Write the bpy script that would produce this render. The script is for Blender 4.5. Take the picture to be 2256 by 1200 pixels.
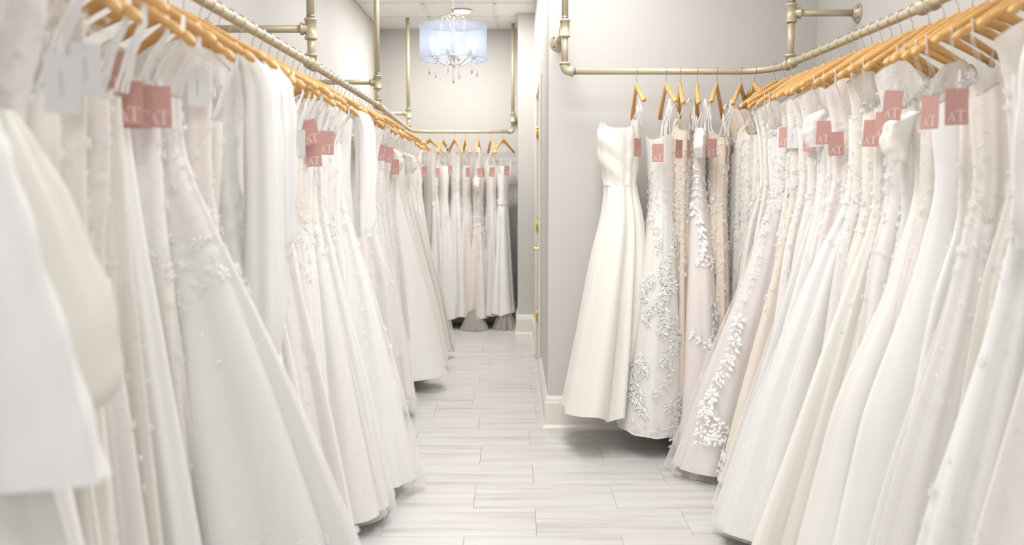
import bpy, math, random
import numpy as np

for o in list(bpy.data.objects):
    bpy.data.objects.remove(o)
PI = math.pi
scene = bpy.context.scene
COL = scene.collection
R = random.Random(7)

# ------------------------------------------------------------------ camera, world, lights, exposure
CAMH = 1.352
cam_d = bpy.data.cameras.new('camera')
cam = bpy.data.objects.new('camera', cam_d)
COL.objects.link(cam)
cam.location = (0, 0, CAMH)
cam.rotation_euler = (PI / 2 - 0.0945, 0, 0)
cam_d.sensor_width = 36.0
cam_d.lens = 1990.0 * 36.0 / 2256.0
cam_d.clip_start = 0.05
cam_d.dof.use_dof = True
cam_d.dof.focus_distance = 4.75
cam_d.dof.aperture_fstop = 2.2
scene.camera = cam

scene.view_settings.view_transform = 'Standard'
scene.view_settings.look = 'None'
scene.view_settings.gamma = 1.0
scene.view_settings.use_curve_mapping = False
scene.view_settings.exposure = 0.20
scene.cycles.max_bounces = 8
scene.cycles.diffuse_bounces = 5
scene.cycles.transparent_max_bounces = 24
scene.cycles.adaptive_threshold = 0.03
scene.cycles.caustics_reflective = False
scene.cycles.caustics_refractive = False

world = bpy.data.worlds.new('daylight')
scene.world = world
world.use_nodes = True
world.node_tree.nodes['Background'].inputs[0].default_value = (0.93, 0.96, 1.0, 1)
world.node_tree.nodes['Background'].inputs[1].default_value = 0.9

CEIL = 2.885
PANELS = [(0.15, -2.3), (0.15, 0.2), (0.15, 2.5), (0.20, 4.0)]     # ceiling troffers (2 x 4 ft)
CANS = [(-0.44, 8.067), (-0.40, 5.75), (-0.40, 7.15)]             # corridor recessed lights; the last two are unseen, added for light


def area(name, loc, rot, sx, sy, power, color=(1, 1, 1), shape='RECTANGLE'):
    d = bpy.data.lights.new(name, 'AREA')
    d.shape = shape
    d.size = sx
    if shape in ('RECTANGLE', 'ELLIPSE'):
        d.size_y = sy
    d.energy = power
    d.color = color
    o = bpy.data.objects.new(name, d)
    o.location = loc
    o.rotation_euler = rot
    COL.objects.link(o)
    return o


area('shopfront_daylight', (0.15, -3.98, 1.45), (PI / 2, 0, 0), 2.5, 2.3, 16, (0.97, 0.98, 1.0))
for (px, py), pw in zip(PANELS, (7, 12, 21, 22)):
    area('troffer_lamp', (px, py, CEIL - 0.03), (0, 0, 0), 0.58, 1.16, pw, (1.0, 0.995, 0.988))
for (px, py), pw in zip(CANS, (19, 9, 14)):
    area('downlight_lamp', (px, py, CEIL - 0.02), (0, 0, 0), 0.15, 0.15, pw, (1.0, 0.985, 0.96), 'DISK')


# ------------------------------------------------------------------ mesh helpers
def mesh(name, V, F, smooth=True):
    """V (n,3) array; F list of faces or (m,k) array"""
    me = bpy.data.meshes.new(name)
    V = np.asarray(V, dtype=np.float32)
    if isinstance(F, np.ndarray):
        k = F.shape[1]
        n = F.shape[0]
        me.vertices.add(len(V))
        me.vertices.foreach_set('co', V.ravel())
        me.loops.add(n * k)
        me.loops.foreach_set('vertex_index', F.astype(np.int32).ravel())
        me.polygons.add(n)
        me.polygons.foreach_set('loop_start', np.arange(0, n * k, k, dtype=np.int32))
        me.update(calc_edges=True)
    else:
        me.from_pydata(V.tolist(), [], F)
        me.update()
    if smooth:
        me.polygons.foreach_set('use_smooth', np.ones(len(me.polygons), dtype=bool))
    return me


class MB:
    """collects primitive shapes into one mesh"""

    def __init__(s):
        s.v = []
        s.f = []

    def add(s, V, F):
        o = len(s.v)
        s.v.extend([tuple(p) for p in V])
        s.f.extend([tuple(i + o for i in f) for f in F])
        return s

    def box(s, x0, x1, y0, y1, z0, z1, b=0.0):
        if b <= 0:
            V = [(x, y, z) for z in (z0, z1) for y in (y0, y1) for x in (x0, x1)]
            F = [(0, 2, 3, 1), (4, 5, 7, 6), (0, 1, 5, 4), (2, 6, 7, 3), (0, 4, 6, 2), (1, 3, 7, 5)]
            return s.add(V, F)
        rings = []
        for z, i in ((z0, b), (z0 + b, 0), (z1 - b, 0), (z1, b)):
            a, c, d, e = x0 + i, x1 - i, y0 + i, y1 - i
            rings.append([(a + b, d, z), (c - b, d, z), (c, d + b, z), (c, e - b, z), (c - b, e, z), (a + b, e, z), (a, e - b, z), (a, d + b, z)])
        V = [p for r in rings for p in r]
        F = [tuple(range(7, -1, -1)), tuple(24 + i for i in range(8))]
        for j in range(3):
            for i in range(8):
                F.append((j * 8 + i, j * 8 + (i + 1) % 8, (j + 1) * 8 + (i + 1) % 8, (j + 1) * 8 + i))
        return s.add(V, F)

    def tube(s, pts, r, n=10, cap=True):
        pts = np.asarray(pts, float)
        m = len(pts)
        rr = np.full(m, r) if np.isscalar(r) else np.asarray(r, float)
        T = np.gradient(pts, axis=0)
        T /= np.linalg.norm(T, axis=1)[:, None] + 1e-12
        up = np.array([0, 0, 1.0]) if abs(T[0][2]) < 0.9 else np.array([0, 1.0, 0])
        nrm = np.cross(T[0], up)
        nrm /= np.linalg.norm(nrm)
        V = []
        for i in range(m):
            nrm = nrm - T[i] * np.dot(nrm, T[i])
            nrm /= np.linalg.norm(nrm) + 1e-12
            bi = np.cross(T[i], nrm)
            for k in range(n):
                a = 2 * PI * k / n
                V.append(pts[i] + rr[i] * (math.cos(a) * nrm + math.sin(a) * bi))
        F = []
        for i in range(m - 1):
            for k in range(n):
                F.append((i * n + k, i * n + (k + 1) % n, (i + 1) * n + (k + 1) % n, (i + 1) * n + k))
        if cap:
            F.append(tuple(range(n - 1, -1, -1)))
            F.append(tuple((m - 1) * n + k for k in range(n)))
        return s.add(V, F)

    def lathe(s, prof, axis, origin, n=20):
        """prof: [(t, r)] along axis"""
        ax = np.asarray(axis, float)
        ax /= np.linalg.norm(ax)
        o = np.asarray(origin, float)
        return s.tube([o + ax * t + 0 * o for t, r in _spread(prof)], [r for t, r in _spread(prof)], n)

    def build(s, name, mat, parent=None, smooth=True):
        return link(name, mesh(name, np.array(s.v, dtype=np.float32), s.f, smooth), mat, parent)


def _spread(prof):
    out = []
    last = None
    for t, r in prof:
        if last is not None and t <= last:
            t = last + 1e-5
        out.append((t, r))
        last = t
    return out


def link(name, me, mat, parent=None):
    if mat is not None and len(me.materials) == 0:
        me.materials.append(mat)
    o = bpy.data.objects.new(name, me)
    COL.objects.link(o)
    if parent is not None:
        o.parent = parent
    return o


def empty(name, loc=(0, 0, 0), rz=0.0):
    o = bpy.data.objects.new(name, None)
    o.empty_display_size = 0.05
    o.location = loc
    o.rotation_euler = (0, 0, rz)
    COL.objects.link(o)
    return o


def tag(o, label=None, cat=None, group=None, kind=None):
    if label:
        o['label'] = label
    if cat:
        o['category'] = cat
    if group:
        o['group'] = group
    if kind:
        o['kind'] = kind
    return o


def auto_smooth(o, ang=0.6):
    me = o.data
    me.polygons.foreach_set('use_smooth', np.ones(len(me.polygons), dtype=bool))
    try:
        me.set_sharp_from_angle(angle=ang)
    except Exception:
        pass
    return o


# ------------------------------------------------------------------ materials
def newmat(name):
    m = bpy.data.materials.new(name)
    m.use_nodes = True
    nt = m.node_tree
    nt.nodes.clear()
    out = nt.nodes.new('ShaderNodeOutputMaterial')
    return m, nt, out


def nd(nt, t, **kw):
    n = nt.nodes.new(t)
    for k, v in kw.items():
        if k.startswith('in_'):
            n.inputs[k[3:].replace('_', ' ')].default_value = v
        else:
            setattr(n, k, v)
    return n


def principled(nt, color=(0.8, 0.8, 0.8), rough=0.5, metal=0.0, sheen=0.0, spec=0.5):
    p = nd(nt, 'ShaderNodeBsdfPrincipled')
    p.inputs['Base Color'].default_value = (*color, 1)
    p.inputs['Roughness'].default_value = rough
    p.inputs['Metallic'].default_value = metal
    p.inputs['Sheen Weight'].default_value = sheen
    p.inputs['Specular IOR Level'].default_value = spec
    return p


def ramp(nt, fac, stops):
    r = nd(nt, 'ShaderNodeValToRGB')
    els = r.color_ramp.elements
    while len(els) < len(stops):
        els.new(0.5)
    for e, (p, c) in zip(els, stops):
        e.position = p
        e.color = (*c, 1) if len(c) == 3 else c
    nt.links.new(fac, r.inputs[0])
    return r.outputs[0]


def mix(nt, fac, a, b):
    m = nd(nt, 'ShaderNodeMix', data_type='RGBA')
    if hasattr(fac, 'is_linked'):
        nt.links.new(fac, m.inputs[0])
    else:
        m.inputs[0].default_value = fac
    for i, c in ((6, a), (7, b)):
        if hasattr(c, 'is_linked'):
            nt.links.new(c, m.inputs[i])
        else:
            m.inputs[i].default_value = (*c, 1)
    return m.outputs[2]


def bump(nt, h, p, strength=0.3, dist=0.002):
    b = nd(nt, 'ShaderNodeBump')
    b.inputs['Strength'].default_value = strength
    b.inputs['Distance'].default_value = dist
    nt.links.new(h, b.inputs['Height'])
    nt.links.new(b.outputs[0], p.inputs['Normal'])


def coords(nt, scale=(1, 1, 1)):
    tc = nd(nt, 'ShaderNodeTexCoord')
    mp = nd(nt, 'ShaderNodeMapping')
    mp.inputs['Scale'].default_value = scale
    nt.links.new(tc.outputs['Object'], mp.inputs[0])
    return mp.outputs[0]


def noise(nt, vec, scale, detail=4, rough=0.5):
    n = nd(nt, 'ShaderNodeTexNoise')
    n.inputs['Scale'].default_value = scale
    n.inputs['Detail'].default_value = detail
    n.inputs['Roughness'].default_value = rough
    nt.links.new(vec, n.inputs['Vector'])
    return n.outputs[0]


def plain(name, color, rough=0.5, metal=0.0, spec=0.5, bumpscale=0, bumpd=0.0005):
    m, nt, out = newmat(name)
    p = principled(nt, color, rough, metal, spec=spec)
    v = coords(nt)
    n = noise(nt, v, bumpscale or 60, 3)
    c = mix(nt, n, tuple(x * 0.96 for x in color), tuple(min(1, x * 1.03) for x in color))
    nt.links.new(c, p.inputs['Base Color'])
    if bumpscale:
        bump(nt, n, p, 0.25, bumpd)
    nt.links.new(p.outputs[0], out.inputs[0])
    return m


def cloth_out(nt, out, p, color, trans=0.22):
    """soft woven cloth: a little light passes through"""
    t = nd(nt, 'ShaderNodeBsdfTranslucent')
    if hasattr(color, 'is_linked'):
        nt.links.new(color, t.inputs[0])
    else:
        t.inputs[0].default_value = (*color, 1)
    mx = nd(nt, 'ShaderNodeMixShader')
    mx.inputs[0].default_value = trans
    nt.links.new(p.outputs[0], mx.inputs[1])
    nt.links.new(t.outputs[0], mx.inputs[2])
    nt.links.new(mx.outputs[0], out.inputs[0])


def satin(name, color, rough=0.42):
    m, nt, out = newmat(name)
    p = principled(nt, color, rough, sheen=0.25, spec=0.45)
    v = coords(nt, (1, 1, 0.45))
    n = noise(nt, v, 9, 3)
    n2 = noise(nt, coords(nt, (1, 1, 1)), 700, 1)
    c = mix(nt, n, tuple(x * 0.975 for x in color), tuple(min(1, x * 1.015) for x in color))
    nt.links.new(c, p.inputs['Base Color'])
    b = nd(nt, 'ShaderNodeMath', operation='ADD')
    nt.links.new(n, b.inputs[0])
    nt.links.new(n2, b.inputs[1])
    bump(nt, b.outputs[0], p, 0.12, 0.006)
    cloth_out(nt, out, p, c, 0.04)
    return m


def tulle(name, color):
    """gathered net: long fine vertical creases"""
    m, nt, out = newmat(name)
    p = principled(nt, color, 0.75, sheen=0.1, spec=0.2)
    v = coords(nt, (1, 1, 0.035))
    n = noise(nt, v, 42, 4, 0.6)
    c = mix(nt, n, tuple(x * 0.985 for x in color), tuple(min(1, x * 1.01) for x in color))
    nt.links.new(c, p.inputs['Base Color'])
    bump(nt, n, p, 0.22, 0.004)
    cloth_out(nt, out, p, c, 0.05)
    return m


def sheer(name, color, lo=0.12, hi=0.66):
    """see-through net, denser where it is seen edge-on"""
    m, nt, out = newmat(name)
    p = principled(nt, color, 0.8, spec=0.15)
    v = coords(nt, (1, 1, 0.03))
    n = noise(nt, v, 50, 4, 0.6)
    bump(nt, n, p, 0.15, 0.003)
    lw = nd(nt, 'ShaderNodeLayerWeight')
    lw.inputs[0].default_value = 0.45
    mr = nd(nt, 'ShaderNodeMapRange')
    mr.inputs[3].default_value = lo
    mr.inputs[4].default_value = hi
    nt.links.new(lw.outputs['Facing'], mr.inputs[0])
    ad = nd(nt, 'ShaderNodeMath', operation='MULTIPLY_ADD')
    nt.links.new(n, ad.inputs[0])
    ad.inputs[1].default_value = 0.08
    nt.links.new(mr.outputs[0], ad.inputs[2])
    ad.use_clamp = True
    tl = nd(nt, 'ShaderNodeBsdfTranslucent')
    tl.inputs[0].default_value = (*color, 1)
    m1 = nd(nt, 'ShaderNodeMixShader')
    m1.inputs[0].default_value = 0.25
    nt.links.new(p.outputs[0], m1.inputs[1])
    nt.links.new(tl.outputs[0], m1.inputs[2])
    tr = nd(nt, 'ShaderNodeBsdfTransparent')
    m2 = nd(nt, 'ShaderNodeMixShader')
    nt.links.new(ad.outputs[0], m2.inputs[0])
    nt.links.new(tr.outputs[0], m2.inputs[1])
    nt.links.new(m1.outputs[0], m2.inputs[2])
    nt.links.new(m2.outputs[0], out.inputs[0])
    return m


def lace(name, base, thread, scale=34, cover=0.5):
    """corded lace over a lining: raised curling threads on a tinted ground"""
    m, nt, out = newmat(name)
    p = principled(nt, thread, 0.7, sheen=0.3, spec=0.25)
    v = coords(nt)
    w = nd(nt, 'ShaderNodeTexNoise')
    w.inputs['Scale'].default_value = scale * 0.5
    w.inputs['Detail'].default_value = 2
    nt.links.new(v, w.inputs['Vector'])
    va = nd(nt, 'ShaderNodeVectorMath', operation='MULTIPLY_ADD')
    nt.links.new(w.outputs['Color'], va.inputs[0])
    va.inputs[1].default_value = (0.06, 0.06, 0.06)
    nt.links.new(v, va.inputs[2])
    vo = nd(nt, 'ShaderNodeTexVoronoi', feature='SMOOTH_F1')
    vo.inputs['Scale'].default_value = scale
    vo.inputs['Smoothness'].default_value = 0.3
    nt.links.new(va.outputs[0], vo.inputs['Vector'])
    n2 = noise(nt, va.outputs[0], scale * 2.2, 3)
    s = nd(nt, 'ShaderNodeMath', operation='MULTIPLY_ADD')
    nt.links.new(n2, s.inputs[0])
    s.inputs[1].default_value = 0.8
    nt.links.new(vo.outputs['Distance'], s.inputs[2])
    big = noise(nt, v, 7, 2)
    s2 = nd(nt, 'ShaderNodeMath', operation='MULTIPLY_ADD')
    nt.links.new(big, s2.inputs[0])
    s2.inputs[1].default_value = 0.5
    nt.links.new(s.outputs[0], s2.inputs[2])
    lo = 1.30 - cover
    h = ramp(nt, s2.outputs[0], [(0.0, (1, 1, 1)), (max(0.01, lo - 0.06), (1, 1, 1)), (min(0.99, lo + 0.10), (0, 0, 0))])
    c = mix(nt, h, base, thread)
    nt.links.new(c, p.inputs['Base Color'])
    bump(nt, h, p, 0.6, 0.004)
    cloth_out(nt, out, p, c, 0.04)
    return m


def glitter(name, color):
    m, nt, out = newmat(name)
    p = principled(nt, color, 0.6, sheen=0.3, spec=0.3)
    v = coords(nt)
    vo = nd(nt, 'ShaderNodeTexVoronoi')
    vo.inputs['Scale'].default_value = 260
    nt.links.new(v, vo.inputs['Vector'])
    sep = nd(nt, 'ShaderNodeSeparateColor')
    nt.links.new(vo.outputs['Color'], sep.inputs[0])
    spark = ramp(nt, sep.outputs[0], [(0.0, (0, 0, 0)), (0.80, (0, 0, 0)), (0.86, (1, 1, 1))])
    c = mix(nt, spark, color, (0.95, 0.95, 0.93))
    nt.links.new(c, p.inputs['Base Color'])
    g = nd(nt, 'ShaderNodeMath', operation='MULTIPLY')
    nt.links.new(spark, g.inputs[0])
    g.inputs[1].default_value = 0.7
    nt.links.new(g.outputs[0], p.inputs['Metallic'])
    bump(nt, sep.outputs[1], p, 0.5, 0.003)
    cloth_out(nt, out, p, c, 0.04)
    return m


M = {}
WHITE, IVORY, CREAM = (0.90, 0.885, 0.865), (0.89, 0.86, 0.81), (0.90, 0.86, 0.755)
COOL, BLUSH, CHAMP = (0.895, 0.895, 0.90), (0.88, 0.815, 0.775), (0.84, 0.745, 0.63)
M['tulle_soft'] = tulle('tulle_soft', (0.86, 0.84, 0.805))
M['tulle_rose'] = tulle('tulle_rose', (0.85, 0.79, 0.76))
M['satin_white'] = satin('satin_white', (0.93, 0.924, 0.914))
M['satin_ivory'] = satin('satin_ivory', (0.92, 0.905, 0.87))
M['satin_cream'] = satin('satin_cream', (0.925, 0.905, 0.84))
M['tulle_white'] = tulle('tulle_white', (0.935, 0.927, 0.915))
M['tulle_ivory'] = tulle('tulle_ivory', (0.92, 0.907, 0.885))
M['tulle_cream'] = tulle('tulle_cream', (0.915, 0.89, 0.835))
M['tulle_blush'] = tulle('tulle_blush', (0.91, 0.865, 0.845))
M['tulle_nude'] = tulle('tulle_nude', (0.87, 0.79, 0.71))
M['sheer_white'] = sheer('sheer_white', (0.955, 0.948, 0.938))
M['sheer_ivory'] = sheer('sheer_ivory', (0.945, 0.935, 0.92))
M['sheer_blush'] = sheer('sheer_blush', (0.94, 0.91, 0.90))
M['lace_white'] = lace('lace_white', (0.875, 0.85, 0.825), (0.935, 0.93, 0.925), 46, 0.56)
M['lace_ivory'] = lace('lace_ivory', (0.86, 0.815, 0.755), (0.93, 0.915, 0.89), 42, 0.54)
M['lace_nude'] = lace('lace_nude', (0.79, 0.695, 0.585), (0.925, 0.895, 0.86), 42, 0.50)
M['lace_blush'] = lace('lace_blush', (0.86, 0.795, 0.76), (0.925, 0.895, 0.88), 44, 0.54)
M['glitter_ivory'] = glitter('glitter_ivory', (0.87, 0.845, 0.78))
M['glitter_blush'] = glitter('glitter_blush', (0.86, 0.81, 0.785))
M['applique'] = plain('applique_thread', (0.955, 0.95, 0.94), 0.75, spec=0.2, bumpscale=900)
M['applique_ivory'] = plain('applique_thread_ivory', (0.91, 0.88, 0.835), 0.75, spec=0.2, bumpscale=900)
M['ribbon'] = plain('ribbon_satin', (0.90, 0.90, 0.90), 0.4, bumpscale=300)
M['lining'] = plain('nude_lining', (0.66, 0.44, 0.25), 0.7, bumpscale=400)
M['grey_train'] = satin('grey_train', (0.42, 0.40, 0.36))  # gown satin with the shade below the rail painted into its colour

m, nt, out = newmat('hanger_wood')
p = principled(nt, (0.75, 0.45, 0.16), 0.38)
n = noise(nt, coords(nt, (0.6, 8, 8)), 18, 5, 0.6)
c = ramp(nt, n, [(0.25, (0.60, 0.31, 0.095)), (0.55, (0.73, 0.43, 0.16)), (0.8, (0.80, 0.52, 0.23))])
nt.links.new(c, p.inputs['Base Color'])
bump(nt, n, p, 0.1, 0.001)
nt.links.new(p.outputs[0], out.inputs[0])
M['wood'] = m
M['steel'] = plain('hook_steel', (0.62, 0.61, 0.60), 0.28, 1.0, bumpscale=80)
m, nt, out = newmat('gold_pipe_paint')
p = principled(nt, (0.58, 0.51, 0.35), 0.42, 0.25)
n = noise(nt, coords(nt), 240, 2)
c = mix(nt, n, (0.50, 0.44, 0.305), (0.59, 0.525, 0.38))
nt.links.new(c, p.inputs['Base Color'])
bump(nt, n, p, 0.08, 0.0006)
nt.links.new(p.outputs[0], out.inputs[0])
M['pipe'] = m
M['thread'] = plain('grey_pipe_thread', (0.28, 0.28, 0.28), 0.45, 0.6, bumpscale=500)
M['brass'] = plain('polished_brass', (0.83, 0.66, 0.25), 0.2, 1.0, bumpscale=50)
M['screw'] = plain('dark_screw', (0.10, 0.09, 0.08), 0.5, 0.5)


def wallmat(name, color):
    m, nt, out = newmat(name)
    p = principled(nt, color, 0.6, spec=0.3)
    n = noise(nt, coords(nt), 130, 3)
    n2 = noise(nt, coords(nt), 1.3, 2)
    c = mix(nt, n2, tuple(x * 0.985 for x in color), tuple(x * 1.015 for x in color))
    nt.links.new(c, p.inputs['Base Color'])
    bump(nt, n, p, 0.15, 0.0015)
    nt.links.new(p.outputs[0], out.inputs[0])
    return m


M['wall'] = wallmat('greige_wall_paint', (0.635, 0.617, 0.595))
M['trim'] = plain('cream_trim_paint', (0.84, 0.81, 0.75), 0.35, bumpscale=40, bumpd=0.0004)
M['ceiling_tile'] = plain('ceiling_tile_fibre', (0.84, 0.835, 0.82), 0.85, spec=0.2, bumpscale=220, bumpd=0.002)
M['grid'] = plain('ceiling_grid_metal', (0.78, 0.775, 0.76), 0.5, bumpscale=20)
M['grout'] = plain('floor_grout', (0.50, 0.47, 0.43), 0.8, bumpscale=150)

m, nt, out = newmat('vein_cut_floor_tile')
p = principled(nt, (0.6, 0.58, 0.55), 0.36, spec=0.5)
tc = nd(nt, 'ShaderNodeTexCoord')
oi = nd(nt, 'ShaderNodeObjectInfo')
off = nd(nt, 'ShaderNodeVectorMath', operation='SCALE')
cmb = nd(nt, 'ShaderNodeCombineXYZ')
nt.links.new(oi.outputs['Random'], cmb.inputs[0])
nt.links.new(oi.outputs['Random'], cmb.inputs[1])
nt.links.new(cmb.outputs[0], off.inputs[0])
off.inputs['Scale'].default_value = 53.0
av = nd(nt, 'ShaderNodeVectorMath', operation='ADD')
nt.links.new(tc.outputs['Object'], av.inputs[0])
nt.links.new(off.outputs[0], av.inputs[1])
mp = nd(nt, 'ShaderNodeMapping')
mp.inputs['Scale'].default_value = (0.75, 11, 1)
nt.links.new(av.outputs[0], mp.inputs[0])
n1 = noise(nt, mp.outputs[0], 1.7, 5, 0.55)
mp2 = nd(nt, 'ShaderNodeMapping')
mp2.inputs['Scale'].default_value = (1.3, 70, 1)
nt.links.new(av.outputs[0], mp2.inputs[0])
n2 = noise(nt, mp2.outputs[0], 1.6, 5, 0.6)
sm = nd(nt, 'ShaderNodeMath', operation='MULTIPLY_ADD')
nt.links.new(n2, sm.inputs[0])
sm.inputs[1].default_value = 0.55
nt.links.new(n1, sm.inputs[2])
c = ramp(nt, sm.outputs[0], [(0.50, (0.38, 0.335, 0.28)), (0.64, (0.545, 0.515, 0.475)), (0.78, (0.62, 0.61, 0.60)), (0.95, (0.665, 0.66, 0.66))])  # brown veins, darkened to carry some floor shadow and reflection too
nt.links.new(c, p.inputs['Base Color'])
bump(nt, n2, p, 0.06, 0.0006)
nt.links.new(p.outputs[0], out.inputs[0])
M['tile'] = m

M['rose_card'] = plain('dusty_rose_card', (0.55, 0.31, 0.275), 0.6, bumpscale=400)
M['white_card'] = plain('white_card', (0.66, 0.65, 0.65), 0.6, bumpscale=400)
M['foil'] = plain('pale_rose_foil', (0.88, 0.78, 0.73), 0.4, bumpscale=300)
M['print'] = plain('grey_print', (0.45, 0.45, 0.46), 0.6)
M['string'] = plain('nylon_loop', (0.88, 0.87, 0.85), 0.4)


def emit(name, color, strength):
    m, nt, out = newmat(name)
    e = nd(nt, 'ShaderNodeEmission')
    e.inputs[0].default_value = (*color, 1)
    e.inputs[1].default_value = strength
    nt.links.new(e.outputs[0], out.inputs[0])
    return m


M['lamp_diffuser'] = emit('lamp_diffuser', (1.0, 0.985, 0.96), 3.0)
M['bulb'] = emit('candle_bulb', (1.0, 0.98, 0.95), 17.0)
M['chrome'] = plain('champagne_silver', (0.78, 0.74, 0.66), 0.25, 0.9)
M['candle_sleeve'] = plain('white_candle_sleeve', (0.86, 0.85, 0.82), 0.5)
m, nt, out = newmat('organza_shade')
p = principled(nt, (0.60, 0.68, 0.84), 0.6, sheen=0.2)
tl = nd(nt, 'ShaderNodeBsdfTranslucent')
tl.inputs[0].default_value = (0.50, 0.58, 0.76, 1)
tr = nd(nt, 'ShaderNodeBsdfTransparent')
tr.inputs[0].default_value = (0.95, 0.97, 1, 1)
n = noise(nt, coords(nt, (1, 1, 1)), 420, 1)
a = nd(nt, 'ShaderNodeMixShader')
a.inputs[0].default_value = 0.6
nt.links.new(p.outputs[0], a.inputs[1])
nt.links.new(tl.outputs[0], a.inputs[2])
b = nd(nt, 'ShaderNodeMixShader')
mr = nd(nt, 'ShaderNodeMapRange')
mr.inputs[3].default_value = 0.32
mr.inputs[4].default_value = 0.55
nt.links.new(n, mr.inputs[0])
nt.links.new(mr.outputs[0], b.inputs[0])
nt.links.new(tr.outputs[0], b.inputs[1])
nt.links.new(a.outputs[0], b.inputs[2])
nt.links.new(b.outputs[0], out.inputs[0])
M['organza'] = m
m, nt, out = newmat('cut_crystal')
p = principled(nt, (0.95, 0.96, 0.97), 0.03)
p.inputs['Transmission Weight'].default_value = 0.85
p.inputs['IOR'].default_value = 1.5
n = noise(nt, coords(nt), 30, 1)
bump(nt, n, p, 0.05, 0.001)
nt.links.new(p.outputs[0], out.inputs[0])
M['crystal'] = m
m, nt, out = newmat('window_glass')
p = principled(nt, (1, 1, 1), 0.02)
p.inputs['Transmission Weight'].default_value = 1.0
tr = nd(nt, 'ShaderNodeBsdfTransparent')
b = nd(nt, 'ShaderNodeMixShader')
b.inputs[0].default_value = 0.1
nt.links.new(tr.outputs[0], b.inputs[1])
nt.links.new(p.outputs[0], b.inputs[2])
nt.links.new(b.outputs[0], out.inputs[0])
M['glass'] = m

# ------------------------------------------------------------------ the room
XL, XR = -1.305, 1.643          # long walls
YN, YF = -4.0, 9.05             # shop front, end wall
YP = 4.967                      # partition wall facing the shop floor
XC = 0.20                       # corridor side of that partition
YC, XCOL = 8.191, 0.054         # column at the corridor's end
T = 0.12


def struct(name, mb, mat, parent=None, smooth=False):
    o = mb.build(name, mat, parent, smooth)
    if parent is None:
        o['kind'] = 'structure'
    return o


struct('wall_left', MB().box(XL - T, XL, YN - T, YF + T, 0, CEIL + 0.1), M['wall'])
struct('wall_right', MB().box(XR, XR + T, YN - T, YP, 0, CEIL + 0.1), M['wall'])
struct('wall_back', MB().box(XL, XC + 0.2, YF, YF + T, 0, CEIL + 0.1), M['wall'])
struct('wall_partition', MB().box(XC, XR + T, YP, YP + T, 0, CEIL + 0.1), M['wall'])
DY0, DY1, DZ = 6.20, 7.05, 2.04  # door opening
w = MB()
w.box(XC, XC + T, YP + T, DY0, 0, CEIL + 0.1)
w.box(XC, XC + T, DY1, YC, 0, CEIL + 0.1)
w.box(XC, XC + T, DY0, DY1, DZ, CEIL + 0.1)
struct('wall_corridor', w, M['wall'])
struct('wall_column', MB().box(XCOL, XC + T, YC, YF, 0, CEIL + 0.1), M['wall'])
w = MB()                        # shop front behind the viewpoint, with its big window
w.box(XL, -1.15, YN - T, YN, 0, CEIL + 0.1)
w.box(1.45, XR, YN - T, YN, 0, CEIL + 0.1)
w.box(-1.15, 1.45, YN - T, YN, 0, 0.25)
w.box(-1.15, 1.45, YN - T, YN, 2.65, CEIL + 0.1)
struct('wall_front', w, M['wall'])
w = struct('window_1', MB().box(-1.15, 1.45, YN - 0.08, YN - 0.07, 0.25, 2.65), M['glass'])
wf = MB()
for x in (-1.15, 0.12, 1.40):
    wf.box(x, x + 0.05, YN - 0.10, YN - 0.03, 0.25, 2.65)
wf.box(-1.10, 1.40, YN - 0.10, YN - 0.03, 0.25, 0.31)
wf.box(-1.10, 1.40, YN - 0.10, YN - 0.03, 2.59, 2.65)
wf.build('window_frame', M['trim'], w, False)

# floor: slab with vein-cut tiles laid as a brick bond
fl = struct('floor', MB().box(XL - T, XR + T, YN - T, YF + T, -0.12, -0.010), M['grout'])
TW, TL, GAP = 0.6096, 0.3048, 0.0012
shared = {}
ROWX = {1: -0.5129, 2: -0.1637, 3: 0.0988, 4: -0.1586}
Y0 = 3.3976
for k in range(-25, 20):
    ya, yb = Y0 + k * TL, Y0 + (k + 1) * TL
    if ya > YF or yb < YN:
        continue
    xoff = ROWX.get(k + 1, (-0.5129 + (0.30 if k % 2 else 0.0) + R.uniform(-0.05, 0.05)))
    # rows numbered so that the measured joints fall on the rows seen in the room
    n0 = math.floor((XL - xoff) / TW)
    x = xoff + n0 * TW
    while x < XR:
        xa, xb = max(x, XL), min(x + TW, XR)
        y0c, y1c = max(ya, YN), min(yb, YF)
        x += TW
        if xb - xa < 0.01 or y1c - y0c < 0.01:
            continue
        if ya > YP and xa > XC + 0.05:
            continue
        key = (round(xb - xa, 3), round(y1c - y0c, 3))
        if key not in shared:
            hx, hy = key[0] / 2 - GAP / 2, key[1] / 2 - GAP / 2
            b = 0.0012
            V = [(-hx, -hy, -0.010), (hx, -hy, -0.010), (hx, hy, -0.010), (-hx, hy, -0.010),
                 (-hx, -hy, -b), (hx, -hy, -b), (hx, hy, -b), (-hx, hy, -b),
                 (-hx + b, -hy + b, 0), (hx - b, -hy + b, 0), (hx - b, hy - b, 0), (-hx + b, hy - b, 0)]
            F = [(8, 9, 10, 11)]
            for q in (0, 4):
                for i in range(4):
                    F.append((q + i, q + (i + 1) % 4, q + 4 + (i + 1) % 4, q + 4 + i))
            me = mesh('floor_tile', V, F, False)
            me.materials.append(M['tile'])
            shared[key] = me
        o = bpy.data.objects.new('floor_tile', shared[key])
        o.location = ((xa + xb) / 2, (y0c + y1c) / 2, R.uniform(-0.0002, 0))
        o.parent = fl
        COL.objects.link(o)

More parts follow.
